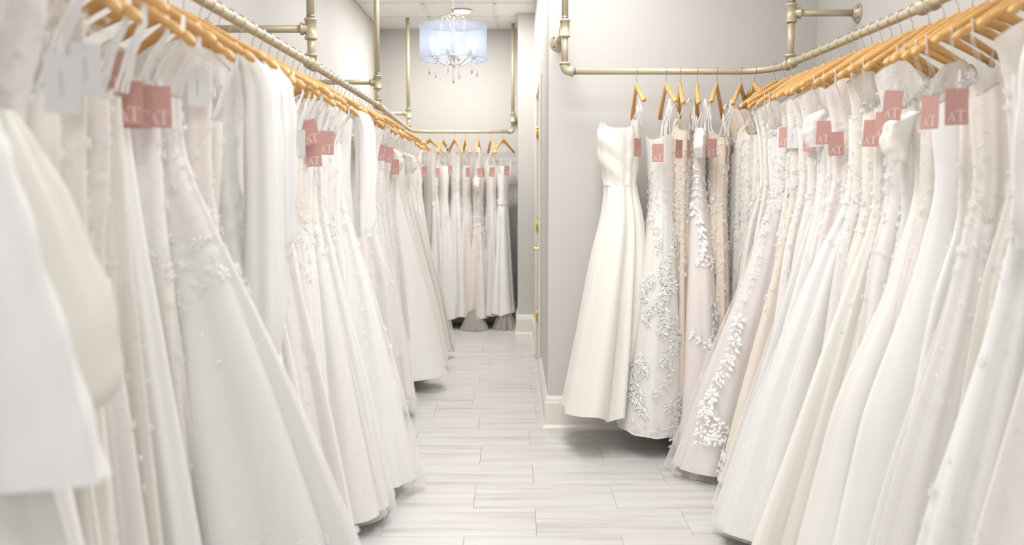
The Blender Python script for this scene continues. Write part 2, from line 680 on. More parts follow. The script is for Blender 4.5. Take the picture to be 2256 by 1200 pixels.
# suspended ceiling
ce = struct('ceiling', MB().box(XL - T, XR + T, YN - T, YF + T, CEIL + 0.03, CEIL + 0.15), M['grid'])
GX, GY, GS = -0.144, 8.362, 0.6096
bars = MB()
xs = [GX + i * GS for i in range(-3, 5)]
ys = [GY + i * GS for i in range(-21, 3)]
for x in xs:
    if XL < x < XR:
        o = MB().box(x - 0.012, x + 0.012, YN, YF, CEIL - 0.004, CEIL + 0.026).build('grid_bar', M['grid'], ce, False)
for y in ys:
    if YN < y < YF:
        MB().box(XL, XR, y - 0.012, y + 0.012, CEIL - 0.004, CEIL + 0.024).build('grid_bar', M['grid'], ce, False)
tile_me = {}
for x in xs:
    for y in ys:
        xa, xb, ya, yb = max(x, XL), min(x + GS, XR), max(y, YN), min(y + GS, YF)
        if xb - xa < 0.05 or yb - ya < 0.05:
            continue
        key = (round(xb - xa, 3), round(yb - ya, 3))
        if key not in tile_me:
            hx, hy = key[0] / 2 - 0.004, key[1] / 2 - 0.004
            me = MB().box(-hx, hx, -hy, hy, 0.0, 0.02, 0.003)
            me = mesh('ceiling_tile', me.v, me.f, False)
            me.materials.append(M['ceiling_tile'])
            tile_me[key] = me
        o = bpy.data.objects.new('ceiling_tile', tile_me[key])
        o.location = ((xa + xb) / 2, (ya + yb) / 2, CEIL + 0.004)
        o.parent = ce
        COL.objects.link(o)

# skirting: moulded profile (offset from wall, height)
PROF = [(0.0, 0.0), (0.030, 0.0), (0.030, 0.012), (0.020, 0.026), (0.018, 0.030), (0.018, 0.150), (0.014, 0.158), (0.012, 0.172), (0.006, 0.184), (0.004, 0.190), (0.0, 0.190)]


def skirting(name, path):
    """path of wall-line points; the room lies to the left of the walking direction"""
    P = np.array(path, float)
    n = len(P)
    V, F = [], []
    k = len(PROF)
    for i in range(n):
        d0 = P[i] - P[i - 1] if i > 0 else P[1] - P[0]
        d1 = P[i + 1] - P[i] if i < n - 1 else P[i] - P[i - 1]
        d0 = d0 / np.linalg.norm(d0)
        d1 = d1 / np.linalg.norm(d1)
        n0, n1 = np.array([-d0[1], d0[0]]), np.array([-d1[1], d1[0]])
        mtr = (n0 + n1) / (1 + np.dot(n0, n1))
        for a, h in PROF:
            q = P[i] + mtr * a
            V.append((q[0], q[1], h))
    for i in range(n - 1):
        for j in range(k - 1):
            F.append((i * k + j, (i + 1) * k + j, (i + 1) * k + j + 1, i * k + j + 1))
    F.append(tuple(range(k)))
    F.append(tuple((n - 1) * k + j for j in range(k - 1, -1, -1)))
    o = link(name, mesh(name, V, F, False), M['trim'])
    o['kind'] = 'structure'
    return o


skirting('baseboard_left', [(XL, YF), (XL, YN)])
skirting('baseboard_back', [(XCOL, YF), (XL, YF)])
skirting('baseboard_column', [(XC, DY1 + 0.075), (XC, YC), (XCOL, YC), (XCOL, YF)])
skirting('baseboard_partition', [(XR, YP), (XC, YP), (XC, DY0 - 0.075)])
skirting('baseboard_right', [(XR, YN), (XR, YP)])

# door in the corridor wall
d1 = struct('door_1', MB().box(XC + 0.012, XC + 0.055, DY0 + 0.022, DY1 - 0.022, 0.012, DZ - 0.022), M['trim'])
for za, zb in ((0.22, 0.80), (1.02, 1.88)):
    for ya, yb in ((DY0 + 0.14, DY0 + 0.385), (DY0 + 0.465, DY1 - 0.14)):
        MB().box(XC + 0.004, XC + 0.0118, ya, yb, za, zb, 0.003).build('door_panel', M['trim'], d1, False)
for z in (0.353, 1.054, 1.77):
    h = MB().box(XC - 0.002, XC + 0.0118, DY1 - 0.045, DY1 - 0.023, z - 0.048, z + 0.048)
    h.tube([(XC - 0.008, DY1 - 0.022, z - 0.045), (XC - 0.008, DY1 - 0.022, z + 0.045)], 0.006, 10)
    h.build('hinge', M['brass'], d1)
h = MB().lathe([(0, 0.031), (0.006, 0.031), (0.010, 0.024), (0.012, 0.012), (0.045, 0.011), (0.048, 0.011)], (-1, 0, 0), (XC + 0.0118, DY0 + 0.085, 0.92))
h.tube([(XC - 0.036, DY0 + 0.078, 0.92), (XC - 0.042, DY0 + 0.10, 0.922), (XC - 0.046, DY0 + 0.14, 0.925), (XC - 0.050, DY0 + 0.185, 0.917), (XC - 0.054, DY0 + 0.20, 0.921)], [0.009, 0.0105, 0.009, 0.008, 0.007], 10)
h.build('lever_handle', M['brass'], d1)
cs = MB()
for ya, yb in ((DY0 - 0.07, DY0), (DY1, DY1 + 0.07)):
    cs.box(XC - 0.018, XC, ya, yb, 0, DZ + 0.07, 0.004)
cs.box(XC - 0.018, XC, DY0, DY1, DZ, DZ + 0.07, 0.004)
for ya, yb in ((DY0, DY0 + 0.018), (DY1 - 0.018, DY1)):
    cs.box(XC, XC + T, ya, yb, 0, DZ)
cs.box(XC, XC + T, DY0 + 0.018, DY1 - 0.018, DZ - 0.018, DZ)
o = struct('trim_1', cs, M['trim'])
b = MB().box(XC + T - 0.03, XC + T, DY0 + 0.018, DY1 - 0.018, 0, DZ - 0.018)
o = struct('trim_2', b, M['trim'])

# ceiling lights
for i, (px, py) in enumerate(PANELS):
    t = tag(empty('ceiling_light', (px, py, CEIL)), 'flat rectangular ceiling light over the shop floor, number %s from the shop window' % ['one', 'two', 'three', 'four'][i], 'ceiling light', 'flat ceiling lights over the shop floor')
    f = MB()
    for s in (-1, 1):
        f.box(s * 0.295 - 0.012, s * 0.295 + 0.012, -0.60, 0.60, -0.018, 0.0)
        f.box(-0.283, 0.283, s * 0.588 - 0.012, s * 0.588 + 0.012, -0.018, 0.0)
    f.build('frame', M['grid'], t, False)
    MB().box(-0.283, 0.283, -0.576, 0.576, -0.010, -0.006).build('diffuser', M['lamp_diffuser'], t, False)
for i, (px, py) in enumerate(CANS):
    t = tag(empty('downlight', (px, py, CEIL)), ['glowing round recessed light in the ceiling behind the chandelier', 'round recessed light in the corridor ceiling before the chandelier', 'round recessed light in the corridor ceiling just past the chandelier'][i], 'downlight', 'recessed corridor lights')
    f = MB().lathe([(-0.012, 0.088), (-0.008, 0.092), (-0.004, 0.092)], (0, 0, 1), (0, 0, 0), 28)
    f.build('trim_ring', M['grid'], t)
    MB().lathe([(-0.016, 0.076), (-0.0125, 0.078)], (0, 0, 1), (0, 0, 0), 28).build('lens', M['lamp_diffuser'], t)


# ------------------------------------------------------------------ pipe racks
def arc(c, a0, a1, r, n=10):
    return [(c[0] + r * math.cos(a0 + (a1 - a0) * i / n), c[1] + r * math.sin(a0 + (a1 - a0) * i / n)) for i in range(n + 1)]


PR = 0.0168


def tee(parent, p, br, name='tee_fitting', half=0.044):
    """vertical tee with a side branch towards br"""
    p = np.array(p, float)
    m_ = MB()
    m_.lathe([(-half, 0.027), (-half + 0.010, 0.027), (-half + 0.011, 0.0235), (half - 0.011, 0.0235), (half - 0.010, 0.027), (half, 0.027)], (0, 0, 1), p, 20)
    if br is not None:
        m_.lathe([(0.0, 0.022), (0.032, 0.022), (0.033, 0.027), (0.043, 0.027)], br, p, 20)
    return m_.build(name, M['pipe'], parent)


def flange(parent, p, nrm, name='wall_flange'):
    nrm = np.array(nrm, float)
    p = np.array(p, float)
    f = MB().lathe([(0.0, 0.046), (0.006, 0.046), (0.008, 0.043), (0.010, 0.030), (0.028, 0.024), (0.030, 0.021)], nrm, p, 24)
    o = f.build(name, M['pipe'], parent)
    s = MB()
    u = np.array([-nrm[1], nrm[0], 0.0])
    for a in (0.25, 0.75, 1.25, 1.75):
        q = p + nrm * 0.0085 + 0.035 * (u * math.cos(a * PI) + np.array([0, 0, 1.0]) * math.sin(a * PI))
        s.lathe([(0, 0.0045), (0.003, 0.004)], nrm, q, 8)
    s.build('flange_screw', M['screw'], o)
    return o


def drop(parent, x, y, zr, zt, wall_pt, nrm, tee_z):
    """ceiling drop: pipe, dark thread, tee, lower pipe, brace to the wall, rail saddle"""
    MB().tube([(x, y, tee_z + 0.02), (x, y, zt)], PR, 16).build('drop_pipe', M['pipe'], parent)
    MB().tube([(x, y, tee_z + 0.044), (x, y, tee_z + 0.060)], PR + 0.0006, 16).build('pipe_thread', M['thread'], parent)
    MB().tube([(x, y, zr), (x, y, tee_z - 0.02)], PR, 16).build('drop_pipe', M['pipe'], parent)
    br = np.array(wall_pt, float) - np.array([x, y, tee_z])
    ln = np.linalg.norm(br)
    tee(parent, (x, y, tee_z), br / ln)
    MB().tube([(x, y, tee_z), tuple(wall_pt)], PR * 0.98, 16).build('wall_brace', M['pipe'], parent)
    flange(parent, wall_pt, nrm)


# rack along the long wall and the end wall
ZL = 1.877
RAILL = [(-0.880, 0.3), (-0.874, 2.6), (-0.862, 3.95), (-0.870, 5.93), (-0.912, 7.2), (-0.950, 8.30)]
rl = tag(empty('clothes_rack', (-0.90, 4.5, 0)), 'gold pipe rack running down the long wall and across the end wall under the chandelier', 'clothes rack', 'gold pipe clothes racks')
rl.location = (0, 0, 0)
FY = 8.72
bend = [(-0.952 + 0.20 - 0.20 * math.cos(a), FY - 0.20 + 0.20 * math.sin(a)) for a in np.linspace(0, PI / 2, 9)]
pl = [(x, y, ZL) for x, y in RAILL] + [(x, y, ZL) for x, y in bend] + [(-0.40, FY, ZL), (-0.03, FY, ZL)]
MB().tube(pl, PR, 16).build('rail', M['pipe'], rl)
for x, y in ((-0.877, 1.75), (-0.862, 3.95), (-0.870, 5.93), (-0.9535, 8.42)):
    drop(rl, x, y, ZL, CEIL, (XL, y, 2.025), (1, 0, 0), 2.025)
    m_ = MB().lathe([(-0.044, 0.027), (-0.034, 0.027), (-0.033, 0.0235), (0.033, 0.0235), (0.034, 0.027), (0.044, 0.027)], (0, 1, 0), (x, y, ZL), 18)
    m_.lathe([(0.0, 0.022), (0.032, 0.022), (0.033, 0.027), (0.043, 0.027)], (0, 0, 1), (x, y, ZL), 18)
    m_.build('tee_fitting', M['pipe'], rl)


def elbow(parent, c, dx):
    """vertical pipe from above turning into the rail towards +x/-x"""
    x, y, z = c
    pts = [(x, y, z + 0.04)] + [(x + dx * (0.03 - 0.03 * math.cos(a)), y, z + 0.03 - 0.03 * math.sin(a)) for a in np.linspace(0, PI / 2, 8)] + [(x + dx * 0.04, y, z)]
    m_ = MB().tube(pts, 0.0235, 18)
    m_.lathe([(0.0, 0.028), (0.010, 0.028)], (0, 0, 1), (x, y, z + 0.034), 18)
    m_.lathe([(0.0, 0.028), (0.010, 0.028)], (dx, 0, 0), (x + dx * 0.034, y, z), 18)
    m_.build('elbow_fitting', M['pipe'], parent)
    MB().tube([(x + dx * 0.044, y, z), (x + dx * 0.056, y, z)], PR + 0.0006, 16).build('pipe_thread', M['thread'], parent)


elbow(rl, (0.009, FY, ZL), -1)
drop(rl, 0.009, FY, ZL + 0.03, CEIL, (0.03, YF, 2.01), (0, -1, 0), 2.01)
MB().tube([(0.009, FY, ZL + 0.03), (0.009, FY, 2.0)], PR, 16).build('drop_pipe', M['pipe'], rl)

# corner rack along the partition and the other long wall
ZR = 1.936
SY = 4.667
rr = tag(empty('clothes_rack', (0, 0, 0)), 'gold pipe rack that turns the corner beside the partition wall by the door', 'clothes rack', 'gold pipe clothes racks')
pts = [(0.30, SY), (1.14, SY)] + [(1.14 + 0.185 * math.sin(a), SY - 0.22 + 0.22 * math.cos(a)) for a in np.linspace(0.15, PI / 2, 9)] + [(1.332, 4.0), (1.338, 3.3), (1.342, 2.7), (1.345, 0.3)]
MB().tube([(x, y, ZR) for x, y in pts], PR, 16).build('rail', M['pipe'], rr)
elbow(rr, (0.268, SY, ZR), 1)
drop(rr, 0.268, SY, ZR + 0.03, CEIL, (0.250, YP, 2.125), (0, -1, 0), 2.150)
for x, y in ((1.326, 4.38), (1.341, 2.98), (1.345, 1.5)):
    drop(rr, x, y, ZR, CEIL, (XR, y, 2.172), (-1, 0, 0), 2.172)
    m_ = MB().lathe([(-0.044, 0.027), (-0.034, 0.027), (-0.033, 0.0235), (0.033, 0.0235), (0.034, 0.027), (0.044, 0.027)], (0, 1, 0), (x, y, ZR), 18)
    m_.lathe([(0.0, 0.022), (0.032, 0.022), (0.033, 0.027), (0.043, 0.027)], (0, 0, 1), (x, y, ZR), 18)
    m_.build('tee_fitting', M['pipe'], rr)

# ------------------------------------------------------------------ chandelier
CX, CY, CZ = -0.40, 6.27, 2.345
ch = tag(empty('chandelier', (CX, CY, 2.22)), 'drum chandelier with pale blue sheer shade, candle bulbs and crystal drops', 'chandelier')
RS, ZB, ZTp = 0.228, -0.005, 0.215
n = 64
V, F = [], []
for z in (ZB, ZTp):
    for r_ in (RS, RS - 0.002):
        V += [(r_ * math.cos(2 * PI * i / n), r_ * math.sin(2 * PI * i / n), z) for i in range(n)]
for i in range(n):
    j = (i + 1) % n
    F += [(i, j, 2 * n + j, 2 * n + i)]
sh = link('drum_shade', mesh('drum_shade', V, F), M['organza'], ch)
for z, w_ in ((ZB, 0.0045), (ZTp, 0.004)):
    c_ = [(RS * math.cos(2 * PI * i / n), RS * math.sin(2 * PI * i / n), z) for i in range(n + 1)]
    MB().tube(c_, w_, 8, False).build('shade_rim', M['organza'], sh)
st = MB().lathe([(-0.06, 0.004), (-0.045, 0.014), (-0.03, 0.008), (0.0, 0.012), (0.015, 0.028), (0.03, 0.034), (0.034, 0.012), (0.25, 0.010), (0.265, 0.014), (0.275, 0.030), (0.285, 0.055), (0.292, 0.060), (0.297, 0.055), (0.302, 0.012), (0.32, 0.007)], (0, 0, 1), (0, 0, 0), 20)
st.build('stem', M['chrome'], ch)
cz = CEIL - 2.22
MB().lathe([(-0.03, 0.02), (-0.022, 0.055), (-0.005, 0.062), (0.0, 0.062)], (0, 0, 1), (0, 0, cz), 24).build('ceiling_canopy', M['chrome'], ch)
lk = MB()
z = 0.318
i = 0
while z < cz - 0.035:
    a = [(0.0075 * math.cos(t), 0, 0.017 * math.sin(t)) for t in np.linspace(0, 2 * PI, 13)]
    lk.tube([(x if i % 2 else 0, 0 if i % 2 else x, z + 0.014 + zz) for x, _, zz in a], 0.0018, 6, False)
    z += 0.027
    i += 1
tag(lk.build('chain', M['chrome'], ch), kind='stuff')


def crystal(parent, x, y, z, s=1.0):
    b_ = MB().lathe([(-0.105 * s, 0.0005), (-0.092 * s, 0.011 * s), (-0.082 * s, 0.0125 * s), (-0.03 * s, 0.0045 * s), (-0.026 * s, 0.002 * s), (-0.022 * s, 0.006 * s), (-0.012 * s, 0.006 * s), (-0.008 * s, 0.001 * s), (0, 0.0008)], (0, 0, 1), (x, y, z), 6)
    return b_.build('crystal_drop', M['crystal'], parent, False)


for k in range(6):
    a = 2 * PI * k / 6 + 0.35
    ca, sa = math.cos(a), math.sin(a)
    arm = MB().tube([(q * ca, q * sa, zz) for q, zz in ((0.008, 0.01), (0.03, -0.035), (0.06, -0.045), (0.10, -0.02), (0.135, 0.0), (0.15, 0.012))], 0.0045, 8).build('arm', M['chrome'], ch)
    MB().lathe([(0.0, 0.006), (0.006, 0.020), (0.010, 0.022), (0.012, 0.010)], (0, 0, 1), (0.15 * ca, 0.15 * sa, 0.010), 14).build('drip_cup', M['chrome'], arm)
    MB().tube([(0.15 * ca, 0.15 * sa, 0.02), (0.15 * ca, 0.15 * sa, 0.075)], 0.0105, 12).build('candle_sleeve', M['candle_sleeve'], arm)
    MB().lathe([(0.0, 0.008), (0.01, 0.014), (0.025, 0.0175), (0.045, 0.012), (0.065, 0.003), (0.068, 0.0005)], (0, 0, 1), (0.15 * ca, 0.15 * sa, 0.075), 12).build('bulb', M['bulb'], arm)
    MB().tube([(0.15 * ca, 0.15 * sa, 0.010), (0.162 * ca, 0.162 * sa, -0.004), (0.17 * ca, 0.17 * sa, -0.012)], 0.0025, 6).build('finial', M['chrome'], arm)
    crystal(ch, 0.17 * ca, 0.17 * sa, -0.010)
    a2 = a + 0.3
    c2, s2 = math.cos(a2), math.sin(a2)
    MB().tube([(q * c2, q * s2, zz) for q, zz in ((0.012, 0.20), (0.03, 0.25), (0.055, 0.275), (0.08, 0.272), (0.092, 0.255))], 0.0035, 8).build('scroll_arm', M['chrome'], ch)
    crystal(ch, 0.092 * c2, 0.092 * s2, 0.253, 0.55)
crystal(ch, 0, 0, -0.06, 1.0)


# ------------------------------------------------------------------ hanger meshes (shared)
def hanger_body():
    m_ = MB()
    n = 10
    for sx in (-1, 1):
        V, F = [], []
        ts = [0.0, 0.08, 0.2, 0.35, 0.5, 0.65, 0.78, 0.84, 0.87, 0.90, 0.95, 0.985, 1.0]
        for t in ts:
            x = sx * (0.004 + 0.205 * t)
            z = -0.083 - 0.118 * t ** 1.12
            y = 0.007 * t * t
            h = 0.022 - 0.010 * min(1, t * 1.6)
            w_ = 0.0075 + 0.005 * t
            if t > 0.88:
                h *= 1.12
            if abs(t - 0.87) < 0.005:
                h *= 0.72
            if t > 0.96:
                q = math.sqrt(max(0.02, 1 - ((t - 0.96) / 0.041) ** 2))
                h *= q
                w_ *= q
            for k in range(n):
                a = 2 * PI * k / n
                V.append((x, y + w_ * math.copysign(abs(math.cos(a)) ** 0.7, math.cos(a)), z + h * math.copysign(abs(math.sin(a)) ** 0.8, math.sin(a))))
        for i in range(len(ts) - 1):
            for k in range(n):
                q = (i * n + k, i * n + (k + 1) % n, (i + 1) * n + (k + 1) % n, (i + 1) * n + k)
                F.append(q if sx < 0 else q[::-1])
        F.append(tuple((len(ts) - 1) * n + k for k in range(n)))
        m_.add(V, F)
    m_.lathe([(-0.085, 0.0095), (-0.066, 0.0095), (-0.062, 0.0075), (-0.060, 0.003)], (0, 0, 1), (0, 0, 0), 12)
    me = mesh('hanger_body', m_.v, m_.f)
    me.materials.append(M['wood'])
    return me


def hanger_hook():
    r_ = PR + 0.0028
    pts = [(r_ * math.cos(a), 0, r_ * math.sin(a)) for a in np.linspace(math.radians(190), math.radians(-35), 20)]
    pts += [(0.012, 0, -0.023), (0.004, 0, -0.034), (0.0, 0, -0.046), (0, 0, -0.066)]
    m_ = MB().tube(pts, 0.0016, 7)
    me = mesh('hanger_hook', m_.v, m_.f)
    me.materials.append(M['steel'])
    return me


HB, HH = hanger_body(), hanger_hook()


def add_hanger(x, y, zr, rot, label, group, tilt=0.0):
    t = empty('wooden_hanger', (x, y, zr + 0.001), rot)
    t.rotation_euler = (0, tilt, rot)
    tag(t, label, 'hanger', group)
    link('hanger_body', HB, None, t)
    link('hook', HH, None, t)
    return t


# ------------------------------------------------------------------ gowns
NU = 84


class Form:
    """cloth surface: horizontal rings from neckline to hem; +x towards the aisle, y along the rail"""

    def __init__(s, zt, zw, zh, A, B, Tk, seed, amp=0.02, kbase=9, neck='flat', flare=0.3, shift=None, hemwave=0.015, e=1.1, hemtilt=0.0):
        s.zt, s.zw, s.zh = zt, zw, zh
        s.A, s.B, s.T = (s._prep(q) for q in (A, B, Tk))
        s.shift = s._prep(shift) if shift else None
        s.neck, s.flare, s.amp, s.hw, s.e, s.hemtilt = neck, flare, amp, hemwave, e, hemtilt
        r = np.random.RandomState(seed)
        ks = np.concatenate([r.randint(kbase - 3, kbase + 3, 2), r.randint(kbase + 3, kbase + 10, 3), r.randint(2 * kbase, 3 * kbase, 2)])
        s.k = ks.astype(float)
        s.w = np.array([0.55, 0.45, 0.38, 0.32, 0.28, 0.16, 0.13]) * r.uniform(0.7, 1.2, 7)
        s.ph = r.uniform(0, 2 * PI, 7)
        s.dr = r.uniform(-1.0, 1.0, 7) * np.array([0.5, 0.5, 0.8, 0.8, 0.8, 1.2, 1.2])
        # equal-arc parameter on the hem ellipse
        ah, bh, th = s.val(s.A, zh), s.val(s.B, zh), s.val(s.T, zh)
        tt = np.linspace(0, 2 * PI, 721)
        xx = np.where(np.cos(tt) > 0, ah, bh) * np.cos(tt)
        yy = th * np.sin(tt)
        L = np.concatenate([[0], np.cumsum(np.hypot(np.diff(xx), np.diff(yy)))])
        L = 0.75 * L / L[-1] + 0.25 * tt / (2 * PI)
        s.tab = (L, tt)

    @staticmethod
    def _prep(q):
        q = sorted(q)
        z = np.array([a for a, _ in q])
        v = np.array([b for _, b in q])
        zz = np.linspace(z[0], z[-1], 200)
        vv = np.interp(zz, z, v)
        kr = np.ones(17) / 17
        vv = np.convolve(np.pad(vv, 8, mode='reflect', reflect_type='odd'), kr, 'valid')
        return zz, vv

    def val(s, tab, z):
        return np.interp(z, tab[0], tab[1])

    def F(s, u, q):
        f = np.zeros(np.broadcast(u, q).shape)
        for k, w_, p_, d_ in zip(s.k, s.w, s.ph, s.dr):
            f = f + w_ * np.cos(2 * PI * k * u + p_ + d_ * q * 2)
        return f - 0.35 * f * f

    def neckz(s, th):
        c = np.cos(th)
        ac = np.abs(c)
        if s.neck == 'sweet':
            return s.zt - 0.02 * ac ** 2 + 0.03 * np.exp(-((ac - 0.5) / 0.25) ** 2) - 0.03 * np.exp(-(ac / 0.18) ** 2)
        if s.neck == 'shoulder':        # built up to the hanger, V dip at the middle
            return s.zt + 0.075 - 0.105 * ac ** 1.2 - 0.17 * np.exp(-(ac / 0.33) ** 2)
        if s.neck == 'high':
            return s.zt + 0.085 - 0.115 * ac ** 1.2 - 0.03 * np.exp(-(ac / 0.3) ** 2)
        if s.neck == 'vee':
            return s.zt + 0.07 * np.exp(-((ac - 0.55) / 0.2) ** 2) - 0.10 * np.exp(-(ac / 0.3) ** 2)
        return s.zt + 0.012 * np.sin(3 * th)

    def theta(s, u):
        return np.interp(np.mod(u, 1.0), s.tab[0], s.tab[1])

    def point(s, u, z):
        """u in 0..1 round the cloth, z height"""
        th = s.theta(u)
        c, sn = np.cos(th), np.sin(th)
        q = np.clip((s.zw - z) / (s.zw - s.zh), 0, 1.2)
        a, b, t = s.val(s.A, z), s.val(s.B, z), s.val(s.T, z)
        x = np.where(c > 0, a, b) * np.sign(c) * np.abs(c) ** s.e
        fl = 1 + s.flare * q * np.maximum(c, 0)
        y = t * np.sign(sn) * np.abs(sn) ** s.e * fl
        wx = 0.5 * (a + b)
        nx, ny = c * t, sn * wx
        nn = np.sqrt(nx * nx + ny * ny) + 1e-9
        f = s.F(u, q) * s.amp * (0.10 + 0.90 * np.clip(q, 0, 1) ** 0.75)
        x = x + nx / nn * f
        y = y + ny / nn * f
        if s.shift:
            y = y + s.val(s.shift, z)
        return np.stack([x, y, z + 0 * x], -1)

    def grid(s, r0, r1, nr, top=True, bottom=True):
        """rings between height fraction r0..r1 (0 neckline, 1 waist, 2 hem)"""
        u = np.arange(NU) / NU
        th = s.theta(u)
        V = []
        for r in np.linspace(r0, r1, nr):
            if r <= 1:
                z = s.neckz(th) * (1 - r) + s.zw * r
            else:
                zhh = s.zh + s.hw * s.F(u, 1.0) + s.hemtilt * np.cos(th)
                z = s.zw * (2 - r) + zhh * (r - 1)
            V.append(s.point(u, z))
        V = np.concatenate(V)
        i = np.arange(nr - 1)[:, None] * NU
        j = np.arange(NU)[None, :]
        j2 = (j + 1) % NU
        Fq = np.stack([i + j, i + NU + j, i + NU + j2, i + j2], -1).reshape(-1, 4)
        return V, Fq


# lace motif templates (unit size, x-y plane, bulging in z)
def flower_template(np_=5, seed=0):
    V, F = [], []
    r = random.Random(seed)
    for k in range(np_):
        a = 2 * PI * k / np_ + r.uniform(-0.12, 0.12)
        L = r.uniform(0.85, 1.1)
        ca, sa = math.cos(a), math.sin(a)
        loc = [(0.10, 0, 0.02), (0.55 * L, -0.24, 0.08), (0.58 * L, 0, 0.20), (0.55 * L, 0.24, 0.08), (0.90 * L, -0.17, 0.05), (1.0 * L, 0, 0.07), (0.90 * L, 0.17, 0.05)]
        o = len(V)
        V += [(x * ca - y * sa, x * sa + y * ca, z) for x, y, z in loc]
        F += [(o, o + 1, o + 2), (o, o + 2, o + 3), (o + 1, o + 4, o + 2), (o + 4, o + 5, o + 2), (o + 5, o + 6, o + 2), (o + 6, o + 3, o + 2)]
    o = len(V)
    for k in range(6):
        V.append((0.17 * math.cos(k * PI / 3), 0.17 * math.sin(k * PI / 3), 0.10))
    V.append((0, 0, 0.24))
    F += [(o + k, o + (k + 1) % 6, o + 6) for k in range(6)]
    return np.array(V), np.array(F)


def leaf_template():
    loc = [(0, 0, 0), (0.35, -0.24, 0.06), (0.42, 0, 0.16), (0.35, 0.24, 0.06), (0.75, -0.16, 0.05), (1.0, 0, 0.06), (0.75, 0.16, 0.05)]
    F = [(0, 1, 2), (0, 2, 3), (1, 4, 2), (4, 5, 2), (5, 6, 2), (6, 3, 2)]
    return np.array(loc), np.array(F)


def fine_flower(np_=10):
    V, F = [], []
    r = random.Random(5)
    for k in range(np_):
        a = 2 * PI * k / np_ + r.uniform(-0.15, 0.15)
        L = r.uniform(0.7, 1.15)
        ca, sa = math.cos(a), math.sin(a)
        o = len(V)
        for x, y, z in ((0.10, 0, 0.03), (0.6 * L, -0.10, 0.05), (0.6 * L, 0, 0.14), (0.6 * L, 0.10, 0.05), (L, 0.06 * (-1) ** k, 0.05)):
            V.append((x * ca - y * sa, x * sa + y * ca, z))
        F += [(o, o + 1, o + 2), (o, o + 2, o + 3), (o + 1, o + 4, o + 2), (o + 4, o + 3, o + 2)]
    return np.array(V), np.array(F)


def scroll_template(turns=1.15, w=0.10):
    V, F = [], []
    m_ = 15
    for i in range(m_):
        t = i / (m_ - 1)
        a = t * turns * 2 * PI
        r_ = 0.75 * (1 - 0.78 * t)
        ww = w * (1.1 - 0.5 * t)
        cx_, cy_ = 0.35 * (1 - t), -0.2 * (1 - t)
        for q in (-1, 0, 1):
            V.append((cx_ + (r_ + q * ww) * math.cos(a), cy_ + (r_ + q * ww) * math.sin(a), 0.03 if q else 0.13))
    for i in range(m_ - 1):
        for q in (0, 1):
            o = i * 3 + q
            F += [(o, o + 3, o + 4), (o, o + 4, o + 1)]
    return np.array(V), np.array(F)


SCROLL = scroll_template()
FLOWERS = [flower_template(5, 1), flower_template(5, 2), flower_template(6, 3), flower_template(4, 4), fine_flower()]
LEAF = leaf_template()


def motifs(form, items, lift=0.0045):
    """items: (u, z, size, angle, template) placed on the cloth"""
    Vs, Fs = [], []
    off = 0
    for tid in set(i[4] for i in items):
        sub = [i for i in items if i[4] == tid]
        tv, tf = LEAF if tid == 'leaf' else SCROLL if tid == 'scroll' else FLOWERS[tid]
        u = np.array([i[0] for i in sub])
        z = np.array([i[1] for i in sub])
        sz = np.array([i[2] for i in sub])
        an = np.array([i[3] for i in sub])
        P = form.point(u, z)
        du = form.point(u + 0.004, z) - form.point(u - 0.004, z)
        dz = form.point(u, z + 0.01) - form.point(u, z - 0.01)
        du /= np.linalg.norm(du, axis=1)[:, None] + 1e-9
        nr = np.cross(du, dz)
        nr /= np.linalg.norm(nr, axis=1)[:, None] + 1e-9
        outw = np.where(np.sum(nr * np.stack([P[:, 0], P[:, 1] * 3, 0 * P[:, 0]], -1), 1) < 0, -1.0, 1.0)
        nr *= outw[:, None]
        vv = np.cross(nr, du)
        ex = du * np.cos(an)[:, None] + vv * np.sin(an)[:, None]
        ey = np.cross(nr, ex)
        tv = tv * np.array([1, 1, 1.5])
        V = P[:, None, :] + nr[:, None, :] * lift + sz[:, None, None] * (tv[None, :, 0:1] * ex[:, None, :] + tv[None, :, 1:2] * ey[:, None, :] + tv[None, :, 2:3] * nr[:, None, :])
        k = len(tv)
        Fq = tf[None] + (np.arange(len(sub)) * k)[:, None, None] + off
        Vs.append(V.reshape(-1, 3))
        Fs.append(Fq.reshape(-1, 3))
        off += len(sub) * k
    return np.concatenate(Vs), np.concatenate(Fs)


def spray(rr_, u0, z0, u1, z1, n, size, curl=0.03, kind='mixed'):
    """a curved sprig: leaves along a stem with flowers on it"""
    it = []
    for i in range(n):
        t = i / max(1, n - 1)
        u = u0 + (u1 - u0) * t + curl * math.sin(t * 5.5 + z0 * 9)
        z = z0 + (z1 - z0) * t
        if kind == 'leafy':
            it.append((u, z, size * rr_.uniform(0.7, 1.0), rr_.uniform(-2.6, -0.5), 'leaf'))
            if i % 2 == 0:
                for da in (-0.75, 0.0, 0.75):
                    it.append((u, z, size * rr_.uniform(0.75, 1.05), 0.4 + 2.4 * (i % 4 == 0) + da, 'leaf'))
        elif kind == 'fine':
            if i % 2 == 0:
                it.append((u, z, size * rr_.uniform(0.8, 1.3), rr_.uniform(0, 6.3), 4))
            it.append((u + size * 0.4, z - size, size * rr_.uniform(0.5, 0.8), rr_.uniform(0, 6.3), 'scroll'))
        elif i % 3 == 0:
            it.append((u, z, size * rr_.uniform(0.7, 1.05), rr_.uniform(0, 6.3), rr_.choice([0, 1, 2, 3])))
        elif i % 3 == 1:
            it.append((u + size * 0.3, z, size * rr_.uniform(0.6, 0.9), rr_.uniform(0, 6.3), 'scroll'))
        for sgn in (-1, 1):
            it.append((u + sgn * size * 0.25, z - size * 0.3, size * rr_.uniform(0.55, 0.95), -PI / 2 + sgn * rr_.uniform(0.5, 1.2), 'leaf'))
    return it


